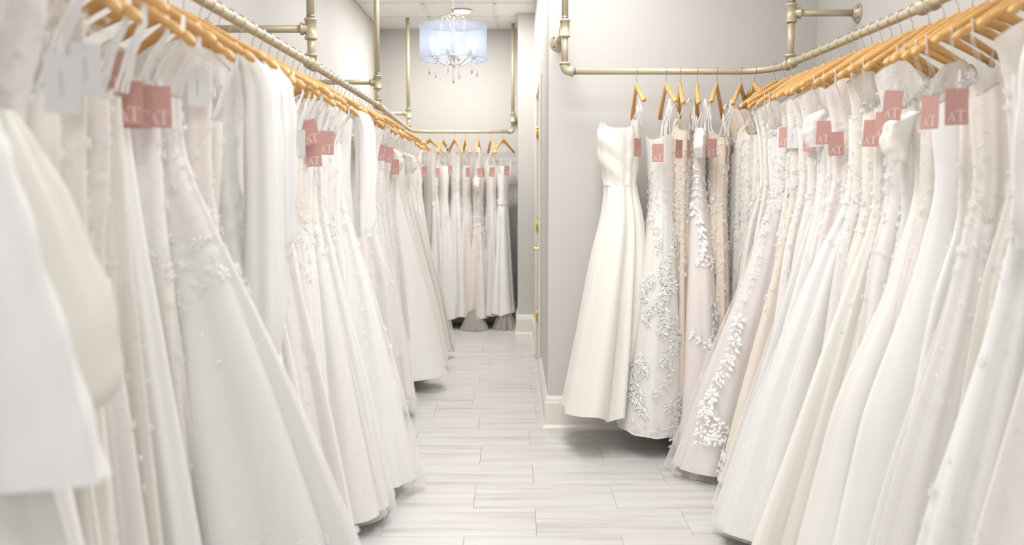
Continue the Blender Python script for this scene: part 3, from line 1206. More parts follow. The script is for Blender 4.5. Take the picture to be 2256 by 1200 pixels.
def strip(name, pts, width, axis, mat, parent, thick=0.0008):
    """flat ribbon along pts, width along axis, with a little thickness"""
    P = np.array(pts, float)
    ax = np.array(axis, float)
    Tn = np.gradient(P, axis=0)
    nn = np.cross(Tn, ax)
    nn /= np.linalg.norm(nn, axis=1)[:, None] + 1e-9
    wv = np.asarray(width, float) * np.ones(len(P))
    V = []
    for i in range(len(P)):
        for s1, s2 in ((-1, -1), (1, -1), (1, 1), (-1, 1)):
            V.append(P[i] + ax * wv[i] * 0.5 * s1 + nn[i] * thick * 0.5 * s2)
    F = []
    for i in range(len(P) - 1):
        for k in range(4):
            F.append((i * 4 + k, i * 4 + (k + 1) % 4, i * 4 + 4 + (k + 1) % 4, i * 4 + 4 + k))
    F += [(3, 2, 1, 0), tuple((len(P) - 1) * 4 + k for k in range(4))]
    return link(name, mesh(name, V, F, False), mat, parent)


def sleeve(parent, mat, pts, rads, flat=0.75, seed=0, name='sleeve', amp=0.006):
    P = np.array(pts, float)
    m = 22
    t = np.linspace(0, 1, len(P))
    tt = np.linspace(0, 1, m)
    # smooth path and radius
    Q = np.stack([np.interp(tt, t, P[:, i]) for i in range(3)], 1)
    rr_ = np.interp(tt, t, rads)
    for _ in range(3):
        Q[1:-1] = 0.5 * Q[1:-1] + 0.25 * (Q[:-2] + Q[2:])
        rr_[1:-1] = 0.5 * rr_[1:-1] + 0.25 * (rr_[:-2] + rr_[2:])
    rs = np.random.RandomState(seed)
    ph = rs.uniform(0, 6.28, 4)
    n = 28
    V = []
    for i in range(m):
        for k in range(n):
            a = 2 * PI * k / n
            w_ = amp * (math.sin(5 * a + ph[0] + tt[i] * 2) + 0.7 * math.sin(8 * a + ph[1] - tt[i] * 3) + 0.5 * math.sin(tt[i] * 30 + 2 * a + ph[2]))
            r_ = rr_[i] + w_ * min(1, rr_[i] / 0.05)
            V.append((Q[i][0] + r_ * math.cos(a), Q[i][1] + flat * r_ * math.sin(a), Q[i][2]))
    i = np.arange(m - 1)[:, None] * n
    j = np.arange(n)[None, :]
    j2 = (j + 1) % n
    Fq = np.stack([i + j, i + n + j, i + n + j2, i + j2], -1).reshape(-1, 4)
    return link(name, mesh(name, np.array(V), Fq), mat, parent)


HANG_TIP = -0.20       # hanger arm end below the rail


def gown(x, y, zr, rot, label, group, sp, seed):
    """builds one gown; sp: style dictionary"""
    r = random.Random(seed)
    tip = zr + HANG_TIP
    st = sp.get('style', 'strapless')
    zt = sp.get('zt', {'strapless': tip - r.uniform(0.09, 0.15), 'strap': tip - 0.13, 'shoulder': tip + 0.005, 'sleeve': tip + 0.005, 'offshoulder': tip - 0.10}[st])
    zw = sp.get('zw', min(zt, tip - 0.03) - r.uniform(0.33, 0.38))
    zh = sp.get('zh', r.uniform(0.03, 0.09))
    Ah = sp.get('Ah', r.uniform(0.22, 0.36))
    Bh = sp.get('Bh', 0.24)
    up = 0.185 if st in ('shoulder', 'sleeve') else r.uniform(0.115, 0.145)
    wa = sp.get('waist', r.uniform(0.105, 0.13))
    A = sp.get('A') or [(zt + 0.12, up), (zt, up), (zt - 0.10, min(up, 0.14)), (zw, wa), (zw - 0.22, wa + (Ah - wa) * 0.30), (zh + 0.35, wa + (Ah - wa) * 0.74), (zh - 0.1, Ah + 0.01), (zh, Ah)]
    B = sp.get('B') or [(zt + 0.12, up), (zt, up), (zt - 0.10, min(up, 0.14)), (zw, wa), (zh, Bh), (zh - 0.1, Bh)]
    tb, th = sp.get('tb', 0.040), sp.get('th', r.uniform(0.060, 0.075))
    Tk = sp.get('T') or [(zt + 0.12, tb * 0.7), (zt, tb), (zt - 0.12, tb * 1.1), (zw, tb), (zh + 0.5, 0.5 * (tb + th)), (zh, th), (zh - 0.1, th)]
    neck = sp.get('neck', {'strapless': 'sweet', 'strap': 'vee', 'shoulder': 'shoulder', 'sleeve': 'high', 'offshoulder': 'flat'}[st])
    f = Form(zt, zw, zh, A, B, Tk, seed, sp.get('amp', 0.030), sp.get('kb', 9), neck, sp.get('flare', 0.6), sp.get('shift'), sp.get('hw', 0.010), hemtilt=sp.get('hemtilt', 0.0), e=sp.get('e', 1.1))
    g = tag(empty('bridal_gown', (x, y, 0), rot), label, 'gown', group)
    V, Fq = f.grid(0, 1, 15)
    if sp.get('ruche'):
        w_ = V[:, 2] + V[:, 1] * 0.9 + 0.02 * np.sin(V[:, 0] * 25)
        d = 0.003 * np.sin(w_ * 2 * PI / 0.11) + 0.002 * np.sin(w_ * 2 * PI / 0.043 + 3 * V[:, 0])
        V[:, 0] += d * np.sign(V[:, 0])
        V[:, 1] += d * np.sign(V[:, 1])
    link('bodice', mesh('bodice', V, Fq), M[sp['bod']], g)
    V, Fq = f.grid(1, 2, 34)
    link('skirt', mesh('skirt', V, Fq), M[sp['sk']], g)
    if sp.get('over'):
        ex, dz, am = sp.get('ox', 0.03), sp.get('oz', 0.0), sp.get('oamp', 0.020)
        f2 = Form(zt, zw, zh + dz, [(z, v + ex * min(1, max(0.12, (zw - z) / (zw - zh)))) for z, v in A], [(z, v + 0.008) for z, v in B],
                  [(z, v + 0.012 + 0.02 * max(0, min(1, (zw - z) / (zw - zh)))) for z, v in Tk], seed, sp.get('amp', 0.030) * 1.05, sp.get('kb', 9), 'flat', sp.get('flare', 0.6), sp.get('shift'), 0.012, e=sp.get('e', 1.1))
        f2.tab = f.tab
        V, Fq = f2.grid(1.0, 2, 34)
        link('overskirt', mesh('overskirt', V, Fq), M[sp['over']], g)
        ap_form = f2
    else:
        ap_form = f
    # how the gown meets its hanger
    for sx in (-1, 1):
        if st in ('strapless', 'offshoulder'):
            xa, xb = sx * 0.165, sx * min(0.12, up * 0.85)
            for yo in (-0.009, 0.002, 0.011):
                pts_ = [(xa, 0.016 + yo * 0.3, tip + 0.045), (xa * 0.98, 0.015 + yo, tip - 0.01), (0.5 * (xa + xb), yo * 1.5, 0.5 * (tip + zt)), (xb, yo * 2.2, zt - 0.01)]
                strip('hanging_loop', pts_, sp.get('lw', 0.0075), (0.5, 0.866, 0), M['ribbon'], g)
        elif st == 'strap':
            for yo in (-1, 1):
                pts_ = [(sx * 0.15, 0.012, tip + 0.050), (sx * 0.148, 0.012 + yo * 0.014, tip + 0.03), (sx * 0.12, yo * 0.024, 0.5 * (tip + zt) + 0.03), (sx * 0.075, yo * tb * 0.80, zt + 0.03)]
                strip('shoulder_strap', pts_, sp.get('strapw', 0.014), (0.94, 0.34, 0), M[sp['bod']], g)
    if st == 'sleeve':
        L = sp.get('sl', 0.52)
        for sx in (-1, 1):
            pf = sp.get('puff', 0)
            p0 = [(sx * 0.165, 0.012, tip + 0.025), (sx * 0.20, 0.010, tip - 0.04), (sx * 0.205, 0, tip - 0.2), (sx * 0.20, -0.01, tip - L + 0.06), (sx * 0.195, -0.012, tip - L)]
            rads = [0.03, 0.045, 0.045 + 0.3 * pf, 0.042 + pf, 0.032]
            sleeve(g, M[sp.get('slm', sp['bod'])], p0, rads, 0.7, seed + sx)
    if st == 'offshoulder':
        for sx in (-1, 1):
            pz = zt - 0.01
            p0 = [(sx * up * 0.7, 0.0, pz + 0.03), (sx * (up + 0.015), -0.005, pz + 0.0), (sx * (up + 0.03), -0.008, pz - 0.07), (sx * (up + 0.015), 0, pz - 0.12)]
            sleeve(g, M[sp.get('slm', sp['bod'])], p0, [0.028, 0.040, 0.044, 0.030], 0.7, seed + sx, amp=0.0045)
    for (pts_, rads, flat, mt) in sp.get('extra_sleeves', []):
        sleeve(g, M[mt], pts_, rads, flat, seed + 3)
    if sp.get('sash'):
        V, Fq = Form(zt, zw + 0.02, zw - 0.03, [(z, v + 0.006) for z, v in A], [(z, v + 0.006) for z, v in B], [(z, v + 0.006) for z, v in Tk], seed + 9, 0.002, 9, 'flat', 0.0, sp.get('shift'), 0.0).grid(1, 2, 5)
        link('sash', mesh('sash', V, Fq), M[sp.get('sashm', 'satin_ivory')], g)
    # lace applique, mostly on the sides that show
    items = []
    n = int(sp.get('lace', 0) * 2.2)
    z0, z1 = sp.get('lz', (zt - 0.02, zw - 0.1))
    usc = sp.get('ls', 0.017)
    for i in range(n):
        u = (r.uniform(-0.36, 0.36)) % 1.0
        if sp.get('fade'):
            z = z0 + (z1 - z0) * r.random() ** 1.7
        else:
            z = r.uniform(min(z0, z1), max(z0, z1))
        items.append((u, z, usc * r.uniform(0.35, 0.8), r.uniform(0, 6.3), r.choice([0, 4, 4, 'leaf', 'leaf', 'leaf', 'scroll', 'scroll', 'scroll', 'scroll'])))
    if n and not sp.get('sash'):
        for i in range(70):
            u = r.uniform(-0.36, 0.36) % 1.0
            items.append((u, zw + r.gauss(-0.02, 0.045), usc * r.uniform(0.4, 0.85), r.uniform(0, 6.3), r.choice([0, 4, 'leaf', 'leaf', 'scroll', 'scroll', 'scroll'])))
    nh = int(sp.get('hemlace', 0) * 1.6)
    for i in range(nh):
        u = r.uniform(-0.30, 0.30) % 1.0
        hgt = sp.get('hlh', 0.16)
        z = ap_form.zh + 0.02 + hgt * r.random() ** 1.6
        items.append((u, z, usc * 1.1 * r.uniform(0.4, 0.9), r.uniform(0, 6.3), r.choice([0, 4, 'leaf', 'scroll', 'scroll'])))
    for s_ in sp.get('sprays', []):
        items += spray(r, *s_)
    if items:
        V, Ft = motifs(ap_form, [it for it in items if it[1] <= ap_form.zw or not sp.get('over')] or items)
        if sp.get('over'):
            hi_ = [it for it in items if it[1] > ap_form.zw]
            if hi_:
                V2, F2 = motifs(f, hi_)
                Ft = np.concatenate([Ft, F2 + len(V)])
                V = np.concatenate([V, V2])
        o = link('lace_applique', mesh('lace_applique', V, Ft, False), M[sp.get('apm', 'applique')], g)
        o['kind'] = 'stuff'
    return g


ORD = ['first', 'second', 'third', 'fourth', 'fifth', 'sixth', 'seventh', 'eighth', 'ninth', 'tenth', 'eleventh', 'twelfth', 'thirteenth', 'fourteenth', 'fifteenth', 'sixteenth', 'seventeenth', 'eighteenth', 'nineteenth']
TENS = ['', '', 'twent', 'thirt', 'fort', 'fift', 'sixt', 'sevent', 'eight']


def ordinal(n):
    if n <= 19:
        return ORD[n - 1]
    t, o_ = divmod(n, 10)
    return TENS[t] + ('ieth' if o_ == 0 else 'y-' + ORD[o_ - 1])


FAB = {'satin_white': 'white satin', 'satin_ivory': 'ivory satin', 'satin_cream': 'cream satin', 'tulle_white': 'white tulle', 'tulle_ivory': 'ivory tulle', 'tulle_cream': 'cream tulle', 'tulle_blush': 'blush tulle', 'tulle_nude': 'champagne tulle', 'tulle_soft': 'ivory tulle', 'tulle_rose': 'blush tulle',
       'lace_white': 'white lace', 'lace_ivory': 'ivory lace', 'lace_nude': 'nude lined lace', 'lace_blush': 'blush lace', 'glitter_ivory': 'glittering ivory', 'glitter_blush': 'glittering blush'}
STY = {'strapless': 'strapless', 'strap': 'thin-strapped', 'shoulder': 'V-necked', 'sleeve': 'long-sleeved', 'offshoulder': 'off-the-shoulder'}


def random_style(r):
    st = r.choice(['strapless', 'strapless', 'strapless', 'strap', 'strap', 'shoulder', 'shoulder', 'shoulder', 'shoulder', 'offshoulder'])
    if r.random() < 0.06:
        st = 'sleeve'
    kind = r.choice(['lace', 'lace', 'tulle', 'tulle', 'tulle', 'satin', 'mixed', 'mixed', 'glitter'])
    sp = {'style': st}
    if kind == 'lace':
        k = r.choice(['white', 'ivory', 'ivory', 'nude', 'blush'])
        sp.update(bod='lace_' + k, sk='lace_' + k, lace=r.choice([60, 110, 150]), ls=0.016, lz=(1.66, 0.75), fade=1, hemlace=40)
    elif kind == 'tulle':
        k = r.choice(['white', 'white', 'ivory', 'cream', 'blush'])
        sp.update(bod=r.choice(['lace_white', 'tulle_' + k]), sk='tulle_' + k, lace=r.choice([70, 110]), ls=0.016, lz=(1.66, 1.0), fade=1)
        if r.random() < 0.5:
            sp.update(over={'white': 'sheer_white', 'ivory': 'sheer_ivory', 'cream': 'sheer_ivory', 'blush': 'sheer_blush'}[k], ox=0.025)
    elif kind == 'satin':
        k = r.choice(['white', 'ivory'])
        sp.update(bod='satin_' + k, sk='satin_' + k, amp=0.022, kb=6)
    elif kind == 'glitter':
        k = r.choice(['ivory', 'blush'])
        sp.update(bod='lace_ivory', sk='glitter_' + k, lace=60, lz=(1.6, 1.1), fade=1)
    else:
        sp.update(bod=r.choice(['lace_ivory', 'lace_white', 'lace_blush']), sk=r.choice(['tulle_ivory', 'tulle_blush', 'lace_blush']), lace=180, ls=0.016, lz=(1.66, 0.7), fade=1)
    return sp


def describe(sp):
    return FAB[sp['sk']] + ' ' + STY[sp['style']] + ' gown'


def rail_x(poly, y):
    return float(np.interp(y, [q[1] for q in poly], [q[0] for q in poly]))


# ---- long rail under the chandelier side ------------------------------------------------
def AZ(*zv):
    return list(zv)


KEYL = {
    1.20: dict(style='strap', bod='lace_ivory', sk='tulle_ivory', A=AZ((1.85, .16), (1.6, .20), (1.40, .16), (1.2, .17), (0.9, .25), (0.5, .32), (0, .38)), lace=60,
               extra_sleeves=[([(0.17, -0.03, 1.46), (0.18, -0.04, 1.38), (0.22, -0.045, 1.15), (0.245, -0.045, 0.96)], [0.03, 0.05, 0.07, 0.085], 0.5, 'tulle_white')]),
    1.44: dict(style='shoulder', bod='lace_white', sk='tulle_ivory', A=AZ((1.85, .15), (1.6, .155), (1.45, .10), (1.2, .10), (0.9, .15), (0.5, .22), (0, .30)), lace=90,
               extra_sleeves=[([(0.085, -0.03, 1.47), (0.12, -0.045, 1.38), (0.17, -0.045, 1.17), (0.175, -0.045, 1.02), (0.15, -0.04, 0.985)], [0.02, 0.05, 0.085, 0.085, 0.03], 0.55, 'tulle_cream')]),
    1.62: dict(style='shoulder', bod='lace_ivory', sk='lace_ivory', A=AZ((1.85, .12), (1.6, .13), (1.3, .115), (1.0, .13), (0.6, .15), (0, .20)), lace=70),
    1.78: dict(style='strapless', bod='lace_ivory', sk='lace_ivory', A=AZ((1.85, .11), (1.6, .115), (1.3, .12), (0.9, .14), (0.5, .16), (0, .20)), lace=150, lz=(1.55, .3)),
    1.88: dict(style='strapless', bod='tulle_white', sk='tulle_white', A=AZ((1.85, .08), (1.5, .08), (1.3, .10), (0.9, .15), (0.5, .21), (0, .27))),
    1.98: dict(style='strapless', bod='lace_white', sk='lace_ivory', A=AZ((1.85, .105), (1.6, .11), (1.3, .115), (0.9, .15), (0.5, .19), (0, .24)), lace=200, lz=(1.58, .2)),
    2.09: dict(style='strapless', bod='lace_white', sk='tulle_white', A=AZ((1.85, .12), (1.6, .12), (1.42, .125), (1.24, .205), (0.92, .35), (0.55, .495), (0, .66)), over='sheer_white', ox=.02, lace=100, lz=(1.55, .9), fade=1, hemlace=120, hlh=.5, th=.19, ls=.022),
    2.24: dict(style='shoulder', bod='lace_blush', sk='tulle_blush', A=AZ((1.85, .15), (1.6, .14), (1.4, .13), (1.1, .16), (0, .34)), sl=.50, lace=90),
    2.45: dict(style='sleeve', bod='tulle_white', sk='tulle_white', A=AZ((1.85, .15), (1.6, .13), (1.4, .13), (1.1, .18), (0.6, .30), (0, .43)), sl=.80, puff=.012, slm='tulle_white', lace=50),
    2.74: dict(style='offshoulder', bod='lace_white', sk='lace_white', zt=1.66, A=AZ((1.85, .15), (1.6, .15), (1.4, .12), (1.1, .15), (0.6, .24), (0, .33)), lace=160, lz=(1.62, .5)),
    2.95: dict(style='strapless', bod='lace_white', sk='tulle_blush', A=AZ((1.85, .15), (1.6, .13), (1.4, .12), (1.1, .16), (0.6, .26), (0, .36)), sl=.30, lace=120, lz=(1.6, .6)),
    3.50: dict(style='strapless', bod='glitter_ivory', sk='tulle_white', zh=.06, A=AZ((1.85, .11), (1.5, .11), (1.25, .115), (0.9, .185), (0.5, .26), (0, .35)), over='sheer_ivory', ox=.03, lace=80, th=.12, hw=.004),
    3.62: dict(style='strapless', bod='lace_white', sk='tulle_white', zh=.06, A=AZ((1.85, .11), (1.5, .11), (1.25, .115), (0.9, .19), (0.5, .28), (0, .37)), over='sheer_white', ox=.03, lace=80, th=.20),
    4.00: dict(style='strapless', bod='lace_ivory', sk='tulle_white', zh=.05, A=AZ((1.85, .12), (1.55, .11), (1.3, .12), (1.0, .21), (0.5, .33), (0, .43)), over='sheer_white', ox=.045, oz=-.02, lace=130, lz=(1.55, .4), fade=1, th=.21),
    4.12: dict(style='sleeve', bod='satin_white', sk='satin_white', A=AZ((1.85, .17), (1.6, .14), (1.4, .13), (1.1, .16), (0, .30)), sl=.55),
    4.62: dict(style='strapless', bod='lace_white', sk='tulle_ivory', A=AZ((1.85, .12), (1.5, .115), (1.3, .13), (1.0, .20), (0.91, .225), (0.5, .25), (0, .30)), over='sheer_white', ox=.05, oz=.40, oamp=.022, lace=120, lz=(1.5, .5)),
    5.25: dict(style='strapless', bod='lace_white', sk='lace_white', zh=.055, A=AZ((1.85, .12), (1.5, .12), (1.25, .125), (0.9, .18), (0.4, .265), (0, .325)), lace=120, hemlace=170, hlh=.06, hw=.006),
    5.98: dict(style='strapless', bod='tulle_white', sk='satin_white', zh=.085, A=AZ((1.85, .12), (1.5, .12), (1.3, .125), (1.0, .21), (0.5, .345), (0, .455)), amp=.008, kb=5, th=.19, hw=.003, hemtilt=.012),
    6.72: dict(style='strapless', bod='glitter_ivory', sk='glitter_ivory', zh=.07, A=AZ((1.85, .12), (1.5, .12), (1.3, .13), (1.0, .21), (0.5, .34), (0, .43)), amp=.012, lace=40, th=.15),
    7.15: dict(style='strapless', bod='lace_blush', sk='tulle_blush', zh=.06, A=AZ((1.85, .12), (1.5, .12), (1.3, .14), (1.0, .23), (0.5, .37), (0, .46)), over='sheer_blush', ox=.03, lace=120, lz=(1.5, .5), fade=1),
    7.9: dict(style='shoulder', bod='lace_white', sk='lace_white', A=AZ((1.85, .17), (1.6, .15), (1.3, .15), (0.9, .20), (0, .33)), lace=160, lz=(1.62, .4)),
}
ys = sorted(KEYL)
fill = [1.32, 1.54, 1.70, 2.35, 2.58, 2.66, 2.85, 3.08, 3.18, 3.28, 3.39, 3.72, 3.82, 3.91, 4.23, 4.33, 4.43, 4.53, 4.74, 4.85, 4.97, 5.08, 5.17, 5.38, 5.50, 5.62, 5.74, 5.86, 6.12, 6.24, 6.36, 6.48, 6.60, 6.84, 6.95, 7.05, 7.28, 7.40, 7.52, 7.65, 7.77, 8.03, 8.16, 8.28]
ys = sorted(ys + fill)
GL, HL = 'gowns on the chandelier-side rail', 'hangers on the chandelier-side rail'
for i, y in enumerate(ys):
    r = random.Random(1000 + i)
    sp = dict(KEYL[y]) if y in KEYL else random_style(r)
    if y not in KEYL:
        sp['Ah'] = r.uniform(0.19, 0.23) if 2.9 < y < 6.0 else r.uniform(0.22, 0.30)
        if y < 2.5:
            sp['style'] = 'strapless'
            sp['waist'] = 0.10
            sp['Ah'] = 0.20
        elif 2.8 < y < 4.05 and sp['style'] in ('sleeve', 'shoulder', 'offshoulder'):
            sp['style'] = 'strapless'
    if y > 6.2 and 'lace' in sp:
        sp['lace'] = int(sp['lace'] * 0.7)
    sp.setdefault('Bh', 0.30)
    x = rail_x(RAILL, y)
    rot = r.uniform(-0.16, 0.16)
    gown(x, y, ZL, rot, '%s, %s from the front on the chandelier-side rail' % (describe(sp), ordinal(i + 1)), GL, sp, 100 + i)
    add_hanger(x, y, ZL, rot, 'wooden hanger, %s from the front on the chandelier-side rail' % ordinal(i + 1), HL, r.uniform(-0.09, 0.09))

# ---- corner rail: the long side --------------------------------------------------------
RAILR = [(1.345, 0.3), (1.342, 2.7), (1.338, 3.3), (1.332, 4.0), (1.326, 4.38), (1.31, 4.50), (1.29, 4.56)]
KEYR = {
    4.14: dict(style='strapless', bod='lace_blush', sk='tulle_blush', zh=.035, A=AZ((1.85, .13), (1.55, .12), (1.31, .14), (0.88, .27), (0.45, .43), (0, .575)), over='sheer_blush', ox=.035, oz=-.015, th=.19, lace=80, lz=(1.5, 1.1), fade=1, ls=.022,
               sprays=[(0.075, .74, .085, .20, 20, .036, .012), (0.085, .40, .10, .22, 10, .036, .02), (0.10, .24, .16, .17, 8, .034, .01), (0.06, 1.25, .07, .75, 16, .022, .012)]),
    3.93: dict(style='shoulder', bod='lace_ivory', sk='tulle_nude', zh=.04, A=AZ((1.85, .18), (1.55, .14), (1.31, .13), (0.88, .22), (0.45, .33), (0, .44)), lace=150, lz=(1.55, .8), fade=1, hemlace=150, hlh=.2, ls=.026),
    3.63: dict(style='strapless', bod='lace_white', sk='tulle_ivory', zh=.05, A=AZ((1.85, .12), (1.55, .12), (1.3, .12), (0.9, .24), (0.45, .37), (0, .50)), over='sheer_white', ox=.02, th=.12, lace=100, lz=(1.5, 1.0), fade=1),
    3.33: dict(style='strapless', bod='lace_white', sk='tulle_white', zh=.05, A=AZ((1.85, .12), (1.5, .10), (1.3, .105), (1.1, .20), (0.54, .40), (0, .565)), over='sheer_white', ox=.02, th=.19, lace=60, lz=(1.5, 1.1), fade=1),
    3.08: dict(style='strapless', bod='lace_ivory', sk='tulle_cream', A=AZ((1.85, .12), (1.5, .11), (1.24, .11), (0.9, .22), (0.5, .34), (0, .50)), th=.12, lace=70, lz=(1.5, .7), fade=1),
    2.78: dict(style='offshoulder', bod='satin_cream', sk='satin_ivory', zt=1.56, A=AZ((1.85, .13), (1.56, .13), (1.35, .10), (1.04, .18), (0.68, .33), (0.26, .425), (0, .48)), th=.13, amp=.02, kb=6),
    2.62: dict(style='strapless', bod='satin_white', sk='satin_white', zt=1.60, A=AZ((1.85, .13), (1.56, .14), (1.35, .11), (1.04, .18), (0.68, .30), (0, .42)), th=.11, amp=.02, kb=6),
    2.36: dict(style='strapless', bod='lace_ivory', sk='tulle_ivory', zt=1.60, A=AZ((1.85, .16), (1.6, .16), (1.35, .13), (1.04, .18), (0.6, .29), (0, .40)), th=.12, lace=60, lz=(1.5, .6), over='sheer_ivory'),
    2.10: dict(style='strap', bod='tulle_blush', sk='tulle_white', A=AZ((1.85, .2), (1.6, .2), (1.35, .16), (1.04, .22), (0.6, .34), (0, .46)), th=.13, lace=160, lz=(1.5, .3), strapw=.05),
    1.86: dict(style='shoulder', bod='lace_blush', sk='tulle_blush', A=AZ((1.9, .19), (1.6, .19), (1.35, .17), (1.04, .23), (0.6, .32), (0, .42)), th=.12, lace=160, lz=(1.65, .3)),
    1.66: dict(style='shoulder', bod='lace_nude', sk='lace_blush', A=AZ((1.9, .2), (1.6, .19), (1.35, .17), (1.04, .22), (0.6, .30), (0, .40)), th=.10, lace=120),
}
ys = sorted(list(KEYR) + [1.54, 1.76, 1.97, 2.22, 2.48, 2.70, 2.87, 2.97, 3.17, 3.25, 3.42, 3.50, 3.57, 3.74, 3.84, 4.03, 4.24, 4.34, 4.44, 4.53])
GR, HR = 'gowns on the long side of the corner rail', 'hangers on the long side of the corner rail'
for i, y in enumerate(ys):
    r = random.Random(2000 + i)
    sp = dict(KEYR[y]) if y in KEYR else random_style(r)
    if y not in KEYR:
        sp['Ah'] = r.uniform(0.24, 0.33)
    sp.setdefault('Bh', 0.24)
    x = rail_x(RAILR, y)
    rot = PI + r.uniform(-0.18, 0.18) + (0.0 if y < 4.2 else (y - 4.2) * 1.1)
    gown(x, y, ZR, rot, '%s, %s from the front on the corner rail' % (describe(sp), ordinal(i + 1)), GR, sp, 300 + i)
    add_hanger(x, y, ZR, rot, 'wooden hanger, %s from the front on the corner rail' % ordinal(i + 1), HR, r.uniform(-0.05, 0.05))

# ---- corner rail: the short side along the partition ------------------------------------
# +x of each gown faces the viewer (rotation -90 degrees), +y of the gown points along the rail
WP = 'rail over the partition wall'
SHORT = [
    (0.632, -0.10, 'cream satin strapless gown with draped bodice, alone at the open end of the partition rail', dict(
        style='strapless', bod='satin_cream', sk='satin_cream', zt=1.665, zw=1.36, zh=.20, ruche=1, hw=.02, amp=.045, kb=5, e=.9,
        A=AZ((1.8, .10), (1.6, .13), (1.36, .10), (0.8, .20), (0.2, .27)), B=AZ((1.8, .10), (1.6, .12), (1.36, .10), (0.8, .16), (0.2, .22)),
        T=AZ((1.8, .085), (1.60, .112), (1.50, .105), (1.36, .078), (1.0, .135), (0.2, .20)), shift=AZ((1.8, -.085), (1.5, -.085), (1.2, -.065), (0.6, -.12), (0, -.185)), flare=.15)),
    (0.782, -0.14, 'white strapless tulle gown with vine embroidery, second along the partition rail', dict(
        style='strapless', bod='tulle_soft', sk='tulle_soft', zt=1.600, zw=1.28, zh=.115, hw=.012, amp=.010, kb=7, neck='flat',
        A=AZ((1.8, .12), (1.6, .14), (1.28, .12), (0.8, .22), (0.1, .30)), B=AZ((1.8, .12), (1.3, .11), (0.8, .16), (0.1, .22)),
        T=AZ((1.8, .07), (1.60, .078), (1.45, .075), (1.28, .070), (1.0, .10), (0.5, .155), (0.1, .185)), shift=AZ((1.8, -.03), (1.3, -.005), (0.7, -.02), (0, -.05)), flare=.05, ls=.016, lace=70, lz=(1.58, 1.3),
        sprays=[(0.121, 1.25, 0.187, 1.09, 8, 0.031, 0.013, 'fine'), (-0.087, 1.20, -0.031, 1.05, 6, 0.028, 0.027, 'fine'), (0.125, 1.10, 0.139, 1.04, 8, 0.028, 0.023, 'fine'), (0.077, 1.03, 0.013, 0.84, 9, 0.027, 0.011, 'fine'), (0.018, 0.97, 0.051, 0.86, 9, 0.033, 0.027, 'fine'), (-0.077, 0.90, -0.115, 0.81, 8, 0.031, 0.018, 'fine'), (0.032, 0.86, 0.049, 0.69, 8, 0.031, 0.017, 'fine'), (-0.019, 0.80, -0.077, 0.70, 9, 0.033, 0.017, 'fine'), (0.029, 0.72, 0.028, 0.64, 8, 0.034, 0.016, 'fine'), (0.095, 0.69, 0.075, 0.50, 6, 0.031, 0.027, 'fine'), (0.091, 0.62, 0.033, 0.48, 9, 0.027, 0.014, 'fine'), (0.076, 0.53, 0.015, 0.33, 9, 0.027, 0.022, 'fine'), (-0.048, 0.50, -0.111, 0.43, 9, 0.033, 0.029, 'fine'), (-0.114, 0.44, -0.074, 0.29, 6, 0.033, 0.023, 'fine'), (-0.108, 0.35, -0.057, 0.24, 9, 0.034, 0.016, 'fine'), (0.098, 0.30, 0.080, 0.22, 6, 0.029, 0.028, 'fine'), (0.124, 0.24, 0.066, 0.08, 6, 0.032, 0.020, 'fine')], hemlace=60, hlh=.05)),
    (0.855, 0.06, 'slim nude lace gown, third along the partition rail', dict(
        style='strap', bod='lace_nude', sk='lace_nude', zt=1.63, zh=.14, Ah=.18, Bh=.2, th=.07, tb=.055, lace=420, lz=(1.6, .9), ls=.017, shift=AZ((1.8, .0), (0, .0)))),
    (0.942, -0.05, 'blush tulle gown with white leaf sprays and ruffled shoulder, fourth along the partition rail', dict(
        style='offshoulder', bod='tulle_rose', sk='tulle_rose', slm='lace_white', zt=1.625, zw=1.34, zh=.07, hw=.012, amp=.010, kb=7,
        A=AZ((1.8, .10), (1.6, .12), (1.34, .10), (0.8, .20), (0.07, .29)), B=AZ((1.8, .10), (1.3, .10), (0.8, .16), (0.07, .22)),
        T=AZ((1.8, .05), (1.60, .05), (1.34, .05), (1.0, .10), (0.5, .14), (0.07, .16)), shift=AZ((1.8, .0), (1.4, .0), (1.0, .015), (0.4, .02), (0, .0)), flare=.05, ls=.02, lace=50, lz=(1.6, 1.36),
        sprays=[(-.03, 1.26, .01, .98, 9, .033, .03, 'leafy'), (.02, 1.02, .07, .96, 4, .034, .02, 'leafy'), (.05, .78, .09, .50, 8, .042, .02, 'leafy'), (-.03, .62, .09, .48, 7, .036, .02, 'leafy'), (.02, .40, .08, .24, 6, .036, .02, 'leafy'), (-.05, 1.45, -.02, 1.32, 5, .022, .01, 'leafy')])),
    (1.045, 0.12, 'slim lace gown over nude lining, fifth along the partition rail', dict(
        style='strapless', bod='lace_nude', sk='lace_nude', zt=1.615, zh=.10, Ah=.22, Bh=.2, th=.07, tb=.05, lace=420, lz=(1.6, .7), ls=.017)),
    (1.165, 0.35, 'champagne lace gown with tied straps, sixth along the partition rail', dict(
        style='strap', bod='lace_ivory', sk='lace_ivory', zh=.08, Ah=.24, Bh=.2, th=.08, tb=.045, lace=420, lz=(1.6, .8), ls=.017)),
    (1.225, 0.62, 'ivory lace gown at the bend of the corner rail', dict(
        style='shoulder', bod='lace_nude', sk='lace_nude', zh=.07, Ah=.30, Bh=.22, th=.08, tb=.045, lace=420, lz=(1.68, .8), ls=.022)),
]
